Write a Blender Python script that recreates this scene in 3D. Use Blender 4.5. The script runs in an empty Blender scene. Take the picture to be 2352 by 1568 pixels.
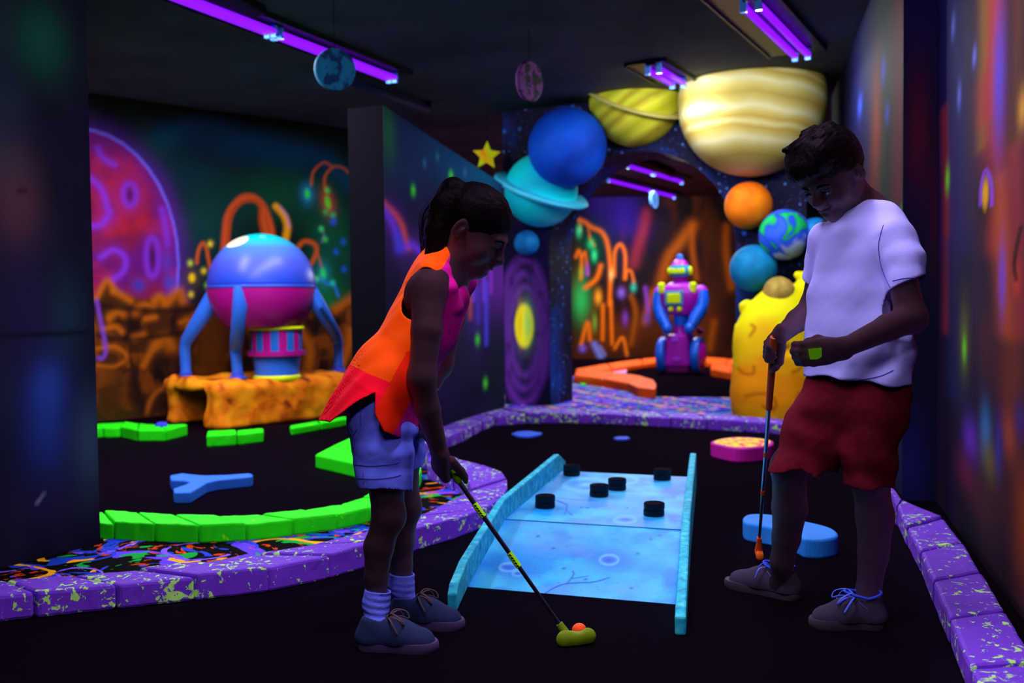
import bpy, math, random
import numpy as np
from mathutils import Vector, Matrix
random.seed(7); RNG = np.random.default_rng(7)
SC = bpy.context.scene
COL = SC.collection
FLUOR = bpy.data.collections.new('fluorescent_paint')      # surfaces that answer the blacklight
# ------------------------------------------------------------------ camera
F = 2287.0; CAMH = .95
PITCH = math.radians(2.15); ROLL = .012
_f = Vector((0, math.cos(PITCH), -math.sin(PITCH)))
_u0 = Vector((0, math.sin(PITCH), math.cos(PITCH))); _r0 = Vector((1, 0, 0))
CR = _r0*math.cos(ROLL) - _u0*math.sin(ROLL)
CU = _u0*math.cos(ROLL) + _r0*math.sin(ROLL)
CAMLOC = Vector((0, 0, CAMH))
cam_data = bpy.data.cameras.new('camera'); cam = bpy.data.objects.new('camera', cam_data); COL.objects.link(cam)
m = Matrix((CR, CU, -_f)).transposed().to_4x4(); m.translation = CAMLOC
cam.matrix_world = m
cam_data.sensor_width = 36; cam_data.lens = 36*F/2352
cam_data.clip_start = .05; cam_data.clip_end = 100
cam_data.dof.use_dof = True; cam_data.dof.focus_distance = 2.95; cam_data.dof.aperture_fstop = 2.4
SC.camera = cam
def ray(px, py):
    return _f + CR*((px-1176)/F) - CU*((py-784)/F)
def G(px, py, z=0.0):                 # point of the photo on a level plane
    d = ray(px, py); t = (z-CAMH)/d.z
    return CAMLOC + d*t
def P(px, py, Y):                     # point of the photo at a distance into the room
    d = ray(px, py)
    return CAMLOC + d*(Y/d.y)
def PX(Y):                            # metres per photo pixel at a distance
    return Y/F
def PL(px, py, o, n):                 # point of the photo on a plane
    d = ray(px, py); t = (o-CAMLOC).dot(n)/d.dot(n)
    return CAMLOC + d*t
# ------------------------------------------------------------------ colour and materials
def lin(c):
    return tuple((v/255/12.92) if v/255 <= .04045 else ((v/255+.055)/1.055)**2.4 for v in c)
def hexl(c, k=1.0):
    l = lin(c); return (min(l[0]*k, .95), min(l[1]*k, .95), min(l[2]*k, .95), 1)
MATS = {}
def newmat(name):
    mt = bpy.data.materials.new(name); mt.use_nodes = True
    nt = mt.node_tree; b = nt.nodes['Principled BSDF']
    b.inputs['Specular IOR Level'].default_value = .15
    b.inputs['Roughness'].default_value = .7
    return mt, nt, b
def plain(name, c, k=1.0, rough=.7, spec=.15, metal=0, grain=0.0, gscale=40, bump=.25, bd=.01):
    if name in MATS: return MATS[name]
    mt, nt, b = newmat(name)
    col = hexl(c, k)
    b.inputs['Base Color'].default_value = col
    b.inputs['Roughness'].default_value = rough; b.inputs['Specular IOR Level'].default_value = spec
    b.inputs['Metallic'].default_value = metal
    if grain:
        tc = nt.nodes.new('ShaderNodeTexCoord'); nz = nt.nodes.new('ShaderNodeTexNoise')
        nz.inputs['Scale'].default_value = gscale; nz.inputs['Detail'].default_value = 5
        nt.links.new(tc.outputs['Object'], nz.inputs['Vector'])
        rp = nt.nodes.new('ShaderNodeValToRGB')
        rp.color_ramp.elements[0].position = .3; rp.color_ramp.elements[1].position = .7
        lo = tuple(max(0, v*(1-grain)) for v in col[:3])+(1,); hi = tuple(min(.95, v*(1+grain)) for v in col[:3])+(1,)
        rp.color_ramp.elements[0].color = lo; rp.color_ramp.elements[1].color = hi
        nt.links.new(nz.outputs['Fac'], rp.inputs['Fac']); nt.links.new(rp.outputs['Color'], b.inputs['Base Color'])
        bp = nt.nodes.new('ShaderNodeBump'); bp.inputs['Strength'].default_value = bump; bp.inputs['Distance'].default_value = bd
        nt.links.new(nz.outputs['Fac'], bp.inputs['Height']); nt.links.new(bp.outputs['Normal'], b.inputs['Normal'])
    MATS[name] = mt; return mt
def speckled(name, base, k, speck, ks, thr=.62, scale=30, stretch=(1, 1, 1)):
    mt, nt, b = newmat(name)
    tc = nt.nodes.new('ShaderNodeTexCoord'); mp = nt.nodes.new('ShaderNodeMapping')
    mp.inputs['Scale'].default_value = stretch
    nt.links.new(tc.outputs['Object'], mp.inputs['Vector'])
    n1 = nt.nodes.new('ShaderNodeTexNoise'); n1.inputs['Scale'].default_value = scale; n1.inputs['Detail'].default_value = 4
    n1.inputs['Roughness'].default_value = .65; n1.inputs['Distortion'].default_value = .6
    n2 = nt.nodes.new('ShaderNodeTexNoise'); n2.inputs['Scale'].default_value = scale*.22; n2.inputs['Detail'].default_value = 2
    nt.links.new(mp.outputs[0], n1.inputs['Vector']); nt.links.new(mp.outputs[0], n2.inputs['Vector'])
    ad = nt.nodes.new('ShaderNodeMath'); ad.operation = 'MULTIPLY_ADD'; ad.inputs[1].default_value = .35
    nt.links.new(n2.outputs['Fac'], ad.inputs[0]); nt.links.new(n1.outputs['Fac'], ad.inputs[2])
    rp = nt.nodes.new('ShaderNodeValToRGB')
    rp.color_ramp.elements[0].position = thr+.155; rp.color_ramp.elements[1].position = thr+.19
    rp.color_ramp.elements[0].color = hexl(base, k); rp.color_ramp.elements[1].color = hexl(speck, ks)
    nt.links.new(ad.outputs[0], rp.inputs['Fac']); nt.links.new(rp.outputs['Color'], b.inputs['Base Color'])
    bp = nt.nodes.new('ShaderNodeBump'); bp.inputs['Strength'].default_value = .3; bp.inputs['Distance'].default_value = .006
    nt.links.new(n1.outputs['Fac'], bp.inputs['Height']); nt.links.new(bp.outputs['Normal'], b.inputs['Normal'])
    MATS[name] = mt; return mt
def attrmat(name, rough=.75, spec=.12, bump=0.0, bscale=60):
    if name in MATS: return MATS[name]
    mt, nt, b = newmat(name)
    a = nt.nodes.new('ShaderNodeAttribute'); a.attribute_name = 'paint'
    nt.links.new(a.outputs['Color'], b.inputs['Base Color'])
    b.inputs['Roughness'].default_value = rough; b.inputs['Specular IOR Level'].default_value = spec
    if bump:
        tc = nt.nodes.new('ShaderNodeTexCoord'); nz = nt.nodes.new('ShaderNodeTexNoise'); nz.inputs['Scale'].default_value = bscale
        nt.links.new(tc.outputs['Object'], nz.inputs['Vector'])
        bp = nt.nodes.new('ShaderNodeBump'); bp.inputs['Strength'].default_value = bump; bp.inputs['Distance'].default_value = .01
        nt.links.new(nz.outputs['Fac'], bp.inputs['Height']); nt.links.new(bp.outputs['Normal'], b.inputs['Normal'])
    MATS[name] = mt; return mt
def glow(name, c, strength):
    mt = bpy.data.materials.new(name); mt.use_nodes = True; nt = mt.node_tree
    b = nt.nodes['Principled BSDF']
    b.inputs['Base Color'].default_value = hexl(c, .3)
    b.inputs['Emission Color'].default_value = lin(c)+(1,); b.inputs['Emission Strength'].default_value = strength
    MATS[name] = mt; return mt
# ------------------------------------------------------------------ objects
def setp(o, label=None, cat=None, group=None, kind=None):
    if label: o['label'] = label
    if cat: o['category'] = cat
    if group: o['group'] = group
    if kind: o['kind'] = kind
    return o
def thing(name, label, cat, loc=(0, 0, 0), group=None):
    o = bpy.data.objects.new(name, None); COL.objects.link(o); o.location = loc
    o.empty_display_size = .05
    return setp(o, label, cat, group)
def meshobj(name, verts, faces, mats, parent=None, smooth=False, midx=None, uv=False, fluor=True, paint=None):
    me = bpy.data.meshes.new(name)
    me.from_pydata([tuple(v) for v in verts] if not isinstance(verts, np.ndarray) else verts.tolist(), [], faces if not isinstance(faces, np.ndarray) else faces.tolist())
    for mt in (mats if isinstance(mats, (list, tuple)) else [mats]): me.materials.append(mt)
    if midx is not None: me.polygons.foreach_set('material_index', np.asarray(midx, dtype=np.int32))
    if smooth: me.polygons.foreach_set('use_smooth', np.ones(len(me.polygons), dtype=bool))
    if paint is not None:
        at = me.attributes.new('paint', 'FLOAT_COLOR', 'POINT')
        c4 = np.ones((len(me.vertices), 4), dtype=np.float32); c4[:, :3] = paint
        at.data.foreach_set('color', c4.ravel())
    me.update()
    o = bpy.data.objects.new(name, me); COL.objects.link(o)
    if parent is not None:
        o.parent = parent; o.matrix_parent_inverse = Matrix.Translation(parent.location).inverted()
    if fluor: FLUOR.objects.link(o)
    return o
def bevel(o, w=.01, seg=2, ang=35):
    md = o.modifiers.new('bevel', 'BEVEL'); md.width = w; md.segments = seg; md.limit_method = 'ANGLE'; md.angle_limit = math.radians(ang)
    return o
def subd(o, n=1):
    md = o.modifiers.new('subd', 'SUBSURF'); md.levels = n; md.render_levels = n; return o
def frame_of(axis, up=Vector((0, 0, 1))):
    a = Vector(axis).normalized(); up = Vector(up)
    if abs(a.dot(up)) > .98: up = Vector((0, 1, 0))
    x = up.cross(a).normalized(); y = a.cross(x)
    return x, y, a
class MB:
    def __init__(s): s.v = []; s.f = []; s.mi = []
    def add(s, v, f, mi=0):
        o = len(s.v); s.v += [Vector(p) for p in v]; s.f += [tuple(i+o for i in q) for q in f]; s.mi += [mi]*len(f); return s
    def box(s, c, half, R=None, mi=0, taper=1.0):
        c = Vector(c); R = R or Matrix.Identity(3); v = []
        for z in (-1, 1):
            t = taper if z > 0 else 1
            for x, y in ((-1, -1), (1, -1), (1, 1), (-1, 1)):
                v.append(c + R @ Vector((x*half[0]*t, y*half[1]*t, z*half[2])))
        return s.add(v, [(3, 2, 1, 0), (4, 5, 6, 7), (0, 1, 5, 4), (1, 2, 6, 5), (2, 3, 7, 6), (3, 0, 4, 7)], mi)
    def prism(s, poly, z0, z1, mi=0):
        n = len(poly)
        a = sum(poly[i][0]*poly[(i+1) % n][1]-poly[(i+1) % n][0]*poly[i][1] for i in range(n))
        if a < 0: poly = list(reversed(poly))
        v = [(p[0], p[1], z0) for p in poly]+[(p[0], p[1], z1) for p in poly]
        f = [tuple(range(n-1, -1, -1)), tuple(range(n, 2*n))]+[(i, (i+1) % n, n+(i+1) % n, n+i) for i in range(n)]
        return s.add(v, f, mi)
    def lathe(s, prof, c=(0, 0, 0), axis=(0, 0, 1), n=32, mi=0, sx=1, sy=1, up=(0, 0, 1)):
        x, y, a = frame_of(axis, up); c = Vector(c); v = []; f = []
        for r, h in prof:
            for i in range(n):
                t = 2*math.pi*i/n
                v.append(c + x*(r*sx*math.cos(t)) + y*(r*sy*math.sin(t)) + a*h)
        for j in range(len(prof)-1):
            for i in range(n):
                f.append((j*n+i, j*n+(i+1) % n, (j+1)*n+(i+1) % n, (j+1)*n+i))
        if prof[0][0] > 1e-5: f.append(tuple(range(n-1, -1, -1)))
        if prof[-1][0] > 1e-5: f.append(tuple((len(prof)-1)*n+i for i in range(n)))
        return s.add(v, f, mi)
    def tube(s, pts, rad, n=12, mi=0, caps=True, flat=1.0, up=(0, 0, 1)):
        pts = [Vector(p) for p in pts]; rad = rad if isinstance(rad, (list, tuple)) else [rad]*len(pts)
        v = []; f = []; prev = None
        for i, p in enumerate(pts):
            t = (pts[min(i+1, len(pts)-1)]-pts[max(i-1, 0)]).normalized()
            if prev is None: x, y, _ = frame_of(t, up)
            else:
                x = (prev - t*prev.dot(t)).normalized(); y = t.cross(x)
            prev = x
            for k in range(n):
                a = 2*math.pi*k/n
                v.append(p + x*(rad[i]*math.cos(a)) + y*(rad[i]*flat*math.sin(a)))
        for j in range(len(pts)-1):
            for k in range(n): f.append((j*n+k, j*n+(k+1) % n, (j+1)*n+(k+1) % n, (j+1)*n+k))
        if caps:
            f.append(tuple(range(n-1, -1, -1))); f.append(tuple((len(pts)-1)*n+k for k in range(n)))
        return s.add(v, f, mi)
    def sphere(s, c, r, n=24, m=14, mi=0, scale=(1, 1, 1), R=None):
        c = Vector(c); R = R or Matrix.Identity(3); v = [c+R @ Vector((0, 0, -r*scale[2]))]; f = []
        for j in range(1, m):
            ph = -math.pi/2+math.pi*j/m
            for i in range(n):
                t = 2*math.pi*i/n
                v.append(c+R @ Vector((r*scale[0]*math.cos(ph)*math.cos(t), r*scale[1]*math.cos(ph)*math.sin(t), r*scale[2]*math.sin(ph))))
        v.append(c+R @ Vector((0, 0, r*scale[2])))
        for i in range(n): f.append((0, 1+(i+1) % n, 1+i))
        for j in range(m-2):
            for i in range(n): f.append((1+j*n+i, 1+j*n+(i+1) % n, 1+(j+1)*n+(i+1) % n, 1+(j+1)*n+i))
        e = len(v)-1; b = 1+(m-2)*n
        for i in range(n): f.append((b+i, b+(i+1) % n, e))
        return s.add(v, f, mi)
    def obj(s, name, mats, parent=None, smooth=False, fluor=True, bev=0, seg=2):
        o = meshobj(name, s.v, s.f, mats, parent, smooth, s.mi, fluor=fluor)
        if smooth == 'auto':
            o.data.polygons.foreach_set('use_smooth', np.ones(len(o.data.polygons), dtype=bool))
            sm = o.modifiers.new('edge', 'EDGE_SPLIT'); sm.split_angle = math.radians(40)
        if bev: bevel(o, bev, seg)
        return o
def smooth_path(pts, n=8, closed=False):
    pts = [np.array(p, dtype=float) for p in pts]; out = []
    N = len(pts)
    for i in range(N if closed else N-1):
        if closed: p0, p1, p2, p3 = (pts[(i+k) % N] for k in (-1, 0, 1, 2))
        else: p0, p1, p2, p3 = pts[max(i-1, 0)], pts[i], pts[i+1], pts[min(i+2, N-1)]
        for j in range(n):
            t = j/n
            out.append(.5*((2*p1)+(-p0+p2)*t+(2*p0-5*p1+4*p2-p3)*t*t+(-p0+3*p1-3*p2+p3)*t**3))
    if not closed: out.append(pts[-1])
    return out
def resample(pts, n):
    p = np.array([list(q) for q in pts], dtype=float); d = np.r_[0, np.cumsum(np.linalg.norm(np.diff(p, axis=0), axis=1))]
    t = np.linspace(0, d[-1], n+1)
    return np.stack([np.interp(t, d, p[:, k]) for k in range(p.shape[1])], 1)
# ------------------------------------------------------------------ lattice noise
_perm = RNG.permutation(256); _val = RNG.random(256)
def vnoise(x, y, z=None):
    z = np.zeros_like(x) if z is None else z
    xi, yi, zi = np.floor(x).astype(int), np.floor(y).astype(int), np.floor(z).astype(int)
    xf, yf, zf = x-xi, y-yi, z-zi
    s = lambda t: t*t*(3-2*t)
    u, v, w = s(xf), s(yf), s(zf)
    h = lambda a, b, c: _val[_perm[(_perm[(_perm[a & 255]+b) & 255]+c) & 255]]
    L = lambda a, b, t: a+(b-a)*t
    return L(L(L(h(xi, yi, zi), h(xi+1, yi, zi), u), L(h(xi, yi+1, zi), h(xi+1, yi+1, zi), u), v),
             L(L(h(xi, yi, zi+1), h(xi+1, yi, zi+1), u), L(h(xi, yi+1, zi+1), h(xi+1, yi+1, zi+1), u), v), w)
def fbm(x, y, z=None, o=4):
    r = 0; a = .5; t = 0
    for k in range(o):
        f = 2**k
        r = r+a*vnoise(x*f+17*k, y*f+5*k, None if z is None else z*f+9*k); t += a; a *= .5
    return r/t
# ------------------------------------------------------------------ solid modelling with distance fields
class SDF:
    def __init__(s, lo, hi, h):
        s.lo = np.array(lo, dtype=np.float32); s.h = h
        s.n = np.ceil((np.array(hi)-s.lo)/h).astype(int)+1
        s.d = np.full(s.n, 9.0, dtype=np.float32)
    def _sl(s, lo, hi):
        a = np.clip(np.floor((np.array(lo)-s.lo)/s.h).astype(int), 0, s.n); b = np.clip(np.ceil((np.array(hi)-s.lo)/s.h).astype(int)+1, 0, s.n)
        return tuple(slice(i, j) for i, j in zip(a, b))
    def _pts(s, sl):
        return np.meshgrid(*[s.lo[k]+s.h*np.arange(sl[k].start, sl[k].stop, dtype=np.float32) for k in range(3)], indexing='ij', sparse=True)
    def _put(s, sl, q, k, op):
        d = s.d[sl]
        if op == 'add':
            if k > 0:
                hh = np.maximum(k-np.abs(d-q), 0)/k; s.d[sl] = np.minimum(d, q)-hh*hh*k*.25
            else: s.d[sl] = np.minimum(d, q)
        else:
            q = -q
            if k > 0:
                hh = np.maximum(k-np.abs(d-q), 0)/k; s.d[sl] = np.maximum(d, q)+hh*hh*k*.25
            else: s.d[sl] = np.maximum(d, q)
        return s
    def cone(s, a, ra, b, rb, k=.02, op='add', flat=None, ff=1.0):
        a = np.array(a, dtype=np.float32); b = np.array(b, dtype=np.float32)
        mg = max(ra, rb)*max(1, ff)+k+s.h*3
        sl = s._sl(np.minimum(a, b)-mg, np.maximum(a, b)+mg); X, Y, Z = s._pts(sl)
        ba = b-a; L = max(float(ba@ba), 1e-9)
        dx, dy, dz = X-a[0], Y-a[1], Z-a[2]
        t = np.clip((dx*ba[0]+dy*ba[1]+dz*ba[2])/L, 0, 1)
        ex, ey, ez = dx-t*ba[0], dy-t*ba[1], dz-t*ba[2]
        if flat is not None:
            n = np.array(flat, dtype=np.float32); n = n/np.linalg.norm(n)
            c = ex*n[0]+ey*n[1]+ez*n[2]; g = 1/ff-1
            ex, ey, ez = ex+c*g*n[0], ey+c*g*n[1], ez+c*g*n[2]
        q = np.sqrt(ex*ex+ey*ey+ez*ez)-(ra+t*(rb-ra))
        if flat is not None and ff < 1: q = q*ff**.5
        return s._put(sl, q, k, op)
    def chain(s, pts, rad, k=.02, op='add', **kw):
        for i in range(len(pts)-1): s.cone(pts[i], rad[i], pts[i+1], rad[i+1], k if i == 0 else min(k, .012), op, **kw)
        return s
    def ell(s, c, r, R=None, k=.02, op='add'):
        c = np.array(c, dtype=np.float32); r = np.array(r, dtype=np.float32)
        mg = float(r.max())+k+s.h*3
        sl = s._sl(c-mg, c+mg); X, Y, Z = s._pts(sl); x, y, z = X-c[0], Y-c[1], Z-c[2]
        if R is not None:
            M = np.array(R, dtype=np.float32)        # columns are the local axes
            x, y, z = (x*M[0][i]+y*M[1][i]+z*M[2][i] for i in range(3))
        k0 = np.sqrt((x/r[0])**2+(y/r[1])**2+(z/r[2])**2); k1 = np.sqrt((x/r[0]**2)**2+(y/r[1]**2)**2+(z/r[2]**2)**2)
        q = k0*(k0-1)/np.maximum(k1, 1e-6)
        return s._put(sl, q, k, op)
    def box(s, c, half, R=None, rnd=.02, k=.02, op='add'):
        c = np.array(c, dtype=np.float32); mg = float(np.linalg.norm(half))+k+s.h*3
        sl = s._sl(c-mg, c+mg); X, Y, Z = s._pts(sl); x, y, z = X-c[0], Y-c[1], Z-c[2]
        if R is not None:
            M = np.array(R, dtype=np.float32)
            x, y, z = (x*M[0][i]+y*M[1][i]+z*M[2][i] for i in range(3))
        qx, qy, qz = np.abs(x)-(half[0]-rnd), np.abs(y)-(half[1]-rnd), np.abs(z)-(half[2]-rnd)
        q = np.sqrt(np.maximum(qx, 0)**2+np.maximum(qy, 0)**2+np.maximum(qz, 0)**2)+np.minimum(np.maximum(np.maximum(qx, qy), qz), 0)-rnd
        return s._put(sl, q+0*(x+y+z), k, op)
    def plane(s, p, n, k=.004):            # keeps the side the normal points away from
        p = np.array(p, dtype=np.float32); n = np.array(n, dtype=np.float32); n = n/np.linalg.norm(n)
        sl = tuple(slice(0, i) for i in s.n); X, Y, Z = s._pts(sl)
        return s._put(sl, -((X-p[0])*n[0]+(Y-p[1])*n[1]+(Z-p[2])*n[2]), k, 'sub')
    def noise(s, amp, sc, o=3):
        i = np.where(np.abs(s.d) < amp*2+s.h*3)
        p = s.lo+s.h*np.stack(i, 1)
        s.d[i] += (amp*2*(fbm(p[:, 0]/sc+31, p[:, 1]/sc+7, p[:, 2]/sc+3, o)-.5)).astype(np.float32)
        return s
    def warp(s, fn):                       # add a field given as a function of points near the surface
        i = np.where(np.abs(s.d) < .03+s.h*3)
        p = s.lo+s.h*np.stack(i, 1)
        s.d[i] += fn(p).astype(np.float32); return s
    def mesh(s):
        d = s.d; n = s.n; sg = d < 0
        c = np.zeros(n-1, dtype=np.int8)
        cor = [(a, b, e) for a in (0, 1) for b in (0, 1) for e in (0, 1)]
        for a, b, e in cor: c += sg[a:n[0]-1+a, b:n[1]-1+b, e:n[2]-1+e]
        act = (c > 0) & (c < 8)
        ii = np.stack(np.where(act), 1); idx = np.full(n-1, -1, dtype=np.int32); idx[act] = np.arange(len(ii))
        val = {q: d[ii[:, 0]+q[0], ii[:, 1]+q[1], ii[:, 2]+q[2]] for q in cor}
        acc = np.zeros((len(ii), 3)); cnt = np.zeros(len(ii))
        for q in cor:
            for ax in range(3):
                if q[ax] == 0:
                    w = list(q); w[ax] = 1; a, b = val[q], val[tuple(w)]
                    mk = (a < 0) != (b < 0); t = np.where(mk, a/np.where(mk, a-b, 1), 0)
                    pt = np.tile(np.array(q, dtype=float), (len(ii), 1)); pt[:, ax] += t
                    acc[mk] += pt[mk]; cnt[mk] += 1
        V = s.lo+s.h*(ii+acc/cnt[:, None])
        Fs = []
        for ax in range(3):
            u, v = (ax+1) % 3, (ax+2) % 3
            s0 = [slice(1, n[k]-1) for k in range(3)]; s1 = list(s0); s0[ax] = slice(0, n[ax]-1); s1[ax] = slice(1, n[ax])
            a, b = sg[tuple(s0)], sg[tuple(s1)]
            e = np.stack(np.where(a != b), 1); fl = a[tuple(e.T)]
            off = np.array([1, 1, 1]); off[ax] = 0; e = e+off
            q = []
            for du, dv in ((-1, -1), (0, -1), (0, 0), (-1, 0)):
                w = e.copy(); w[:, u] += du; w[:, v] += dv; q.append(idx[tuple(w.T)])
            q = np.stack(q, 1); q[~fl] = q[~fl][:, ::-1]; Fs.append(q)
        return V, np.concatenate(Fs)
    def obj(s, name, mats, parent=None, fluor=True, midx=None, smooth_it=2, paint=None):
        V, Q = s.mesh()
        e = np.concatenate([Q[:, [0, 1]], Q[:, [1, 2]], Q[:, [2, 3]], Q[:, [3, 0]]])
        for _ in range(smooth_it):
            acc = np.zeros_like(V); cn = np.zeros(len(V))
            np.add.at(acc, e[:, 0], V[e[:, 1]]); np.add.at(cn, e[:, 0], 1)
            V = V*.5+.5*acc/np.maximum(cn, 1)[:, None]
        mi = midx(V[Q].mean(1)) if midx else None
        pc = paint(V) if paint else None
        return meshobj(name, V, Q, mats, parent, True, mi, fluor=fluor, paint=pc)
# ------------------------------------------------------------------ painted panels (colour per grid point, in the panel's own metres)
class Panel:
    def __init__(s, o, du, width, z0, z1, step, k=1.0, dv=Vector((0, 0, 1))):
        s.o = Vector(o); s.du = Vector(du).normalized(); s.dv = Vector(dv).normalized(); s.n = s.du.cross(s.dv)
        s.nu = int(width/step)+2; s.nv = int((z1-z0)/step)+2; s.k = k
        s.U, s.V = np.meshgrid(np.linspace(0, width, s.nu), np.linspace(z0, z1, s.nv), indexing='ij')
        s.C = np.zeros(s.U.shape+(3,)); s.keep = None
    def uv(s, px, py):
        p = PL(px, py, s.o, s.n)-s.o; return p.dot(s.du), p.dot(s.dv)
    def sc(s, px, py):
        a = s.uv(px, py); b = s.uv(px+4, py); c = s.uv(px, py+4); return abs(b[0]-a[0])/4, abs(c[1]-a[1])/4
    def mix(s, a, c):
        a = np.clip(a, 0, 1)[..., None]; s.C = s.C*(1-a)+np.array(lin(c))*s.k*a
    def fill(s, c): s.C[:] = np.array(lin(c))*s.k
    def noise(s, c, su, sv, lo, hi, a=1, seed=0, o=4, mask=None):
        n = fbm(s.U/su+seed*13.1, s.V/sv+seed*7.7, o=o); al = np.clip((n-lo)/(hi-lo), 0, 1)*a
        s.mix(al if mask is None else al*mask, c)
    def blob(s, px, py, rx, ry, c, a=1, ang=0, hard=0):
        u, v = s.uv(px, py); su, sv = s.sc(px, py); rx, ry = rx*su, ry*sv
        x, y = s.U-u, s.V-v; ca, sa = math.cos(math.radians(ang)), math.sin(math.radians(ang))
        r = np.sqrt(((x*ca+y*sa)/rx)**2+((-x*sa+y*ca)/ry)**2)
        al = np.exp(-r*r*1.2) if not hard else np.clip((1-r)/max(1-hard, 1e-3)+0, 0, 1)
        s.mix(a*al, c); return r
    def dist(s, pts, n=6, closed=False):
        # distance in units of a photo pixel at this spot of the panel
        mid = pts[len(pts)//2]; su, sv = s.sc(*mid); su, sv = max(su, 1e-5), max(sv, 1e-5)
        q = [s.uv(*p) for p in pts]; q = smooth_path(q, n, closed) if n > 1 else [np.array(t) for t in q]
        q = [np.array((t[0]/su, t[1]/sv)) for t in q]
        if closed: q = q+[q[0]]
        D = np.full(s.U.shape, 999.0); X, Y = s.U/su, s.V/sv
        for a, b in zip(q[:-1], q[1:]):
            ba = b-a; L = max(float(ba@ba), 1e-12)
            t = np.clip(((X-a[0])*ba[0]+(Y-a[1])*ba[1])/L, 0, 1)
            D = np.minimum(D, np.hypot(X-a[0]-t*ba[0], Y-a[1]-t*ba[1]))
        return D
    def stroke(s, pts, w, c, a=1, soft=.6, n=6, closed=False):
        w = w*.5; D = s.dist(pts, n, closed)
        s.mix(a*(np.exp(-(D/(w*1.25))**2) if soft >= 1 else np.clip(1-(D-w*(1-soft))/(2*w*soft+1e-6), 0, 1)), c)
    def poly(s, pts, c, a=1, soft=4, n=1):
        q = [s.uv(*p) for p in pts]
        if n > 1: q = smooth_path(q, n, True)
        ins = np.zeros(s.U.shape, dtype=bool); j = len(q)-1
        for i in range(len(q)):
            xi, yi = q[i]; xj, yj = q[j]
            ins ^= ((yi > s.V) != (yj > s.V)) & (s.U < (xj-xi)*(s.V-yi)/((yj-yi) if yj != yi else 1e-9)+xi); j = i
        D = s.dist(pts, n, True)
        al = np.clip(.5+np.where(ins, D, -D)/(2*soft), 0, 1); s.mix(a*al, c); return al
    def obj(s, name, mat, parent=None, depth=.0, fluor=True, shape=None):
        nu, nv = s.nu, s.nv
        X = np.array(s.o)+s.U[..., None]*np.array(s.du)+s.V[..., None]*np.array(s.dv)
        if shape is not None: X = X+shape(s.U, s.V)[..., None]*np.array(s.n)
        V = X.reshape(-1, 3); C = s.C.reshape(-1, 3)
        i = np.arange(nu*nv).reshape(nu, nv)
        Q = np.stack([i[:-1, :-1], i[1:, :-1], i[1:, 1:], i[:-1, 1:]], -1)
        if s.keep is not None:
            kk = s.keep; kf = kk[:-1, :-1] & kk[1:, :-1] & kk[1:, 1:] & kk[:-1, 1:]; Q = Q[kf]
        Q = Q.reshape(-1, 4).tolist()
        if depth:
            b = len(V); per = [i[k, 0] for k in range(nu)]+[i[nu-1, k] for k in range(1, nv)]+[i[k, nv-1] for k in range(nu-2, -1, -1)]+[i[0, k] for k in range(nv-2, 0, -1)]
            V = np.concatenate([V, V[per]-np.array(s.n)*depth*.02, V[per]-np.array(s.n)*depth]); C = np.concatenate([C, np.tile(np.array(lin(getattr(s, 'edge', (9, 8, 22)))), (2*len(per), 1))]); m_ = len(per)
            Q += [(int(per[(k+1) % m_]), int(per[k]), b+k, b+(k+1) % m_) for k in range(m_)]
            Q += [(b+(k+1) % m_, b+k, b+m_+k, b+m_+(k+1) % m_) for k in range(m_)]
            Q.append(tuple(b+m_+k for k in range(m_-1, -1, -1)))
        return meshobj(name, V, Q, mat, parent, False, fluor=fluor, paint=np.clip(C, 0, .95))
# ================================================================== the room
CEIL = 2.75
def V3(x, y, z=0): return Vector((x, y, z))
# ---- plain dark surfaces
dark_floor = plain('black_carpet', (58, 48, 62), .9, rough=.95, spec=.02, grain=.35, gscale=260)
ceil_mat = plain('ceiling_paint', (140, 150, 160), .36, rough=.85, spec=.1, grain=.3, gscale=1.6)
fl = MB().prism([(-6, -1.5), (7, -1.5), (7, 19), (-6, 19)], -.1, 0).obj('floor', dark_floor, fluor=False); setp(fl, kind='structure')
ce = MB().prism([(-6, -1.5), (7, -1.5), (7, 19), (-6, 19)], CEIL, CEIL+.1).obj('ceiling', ceil_mat, fluor=False); setp(ce, kind='structure')
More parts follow.
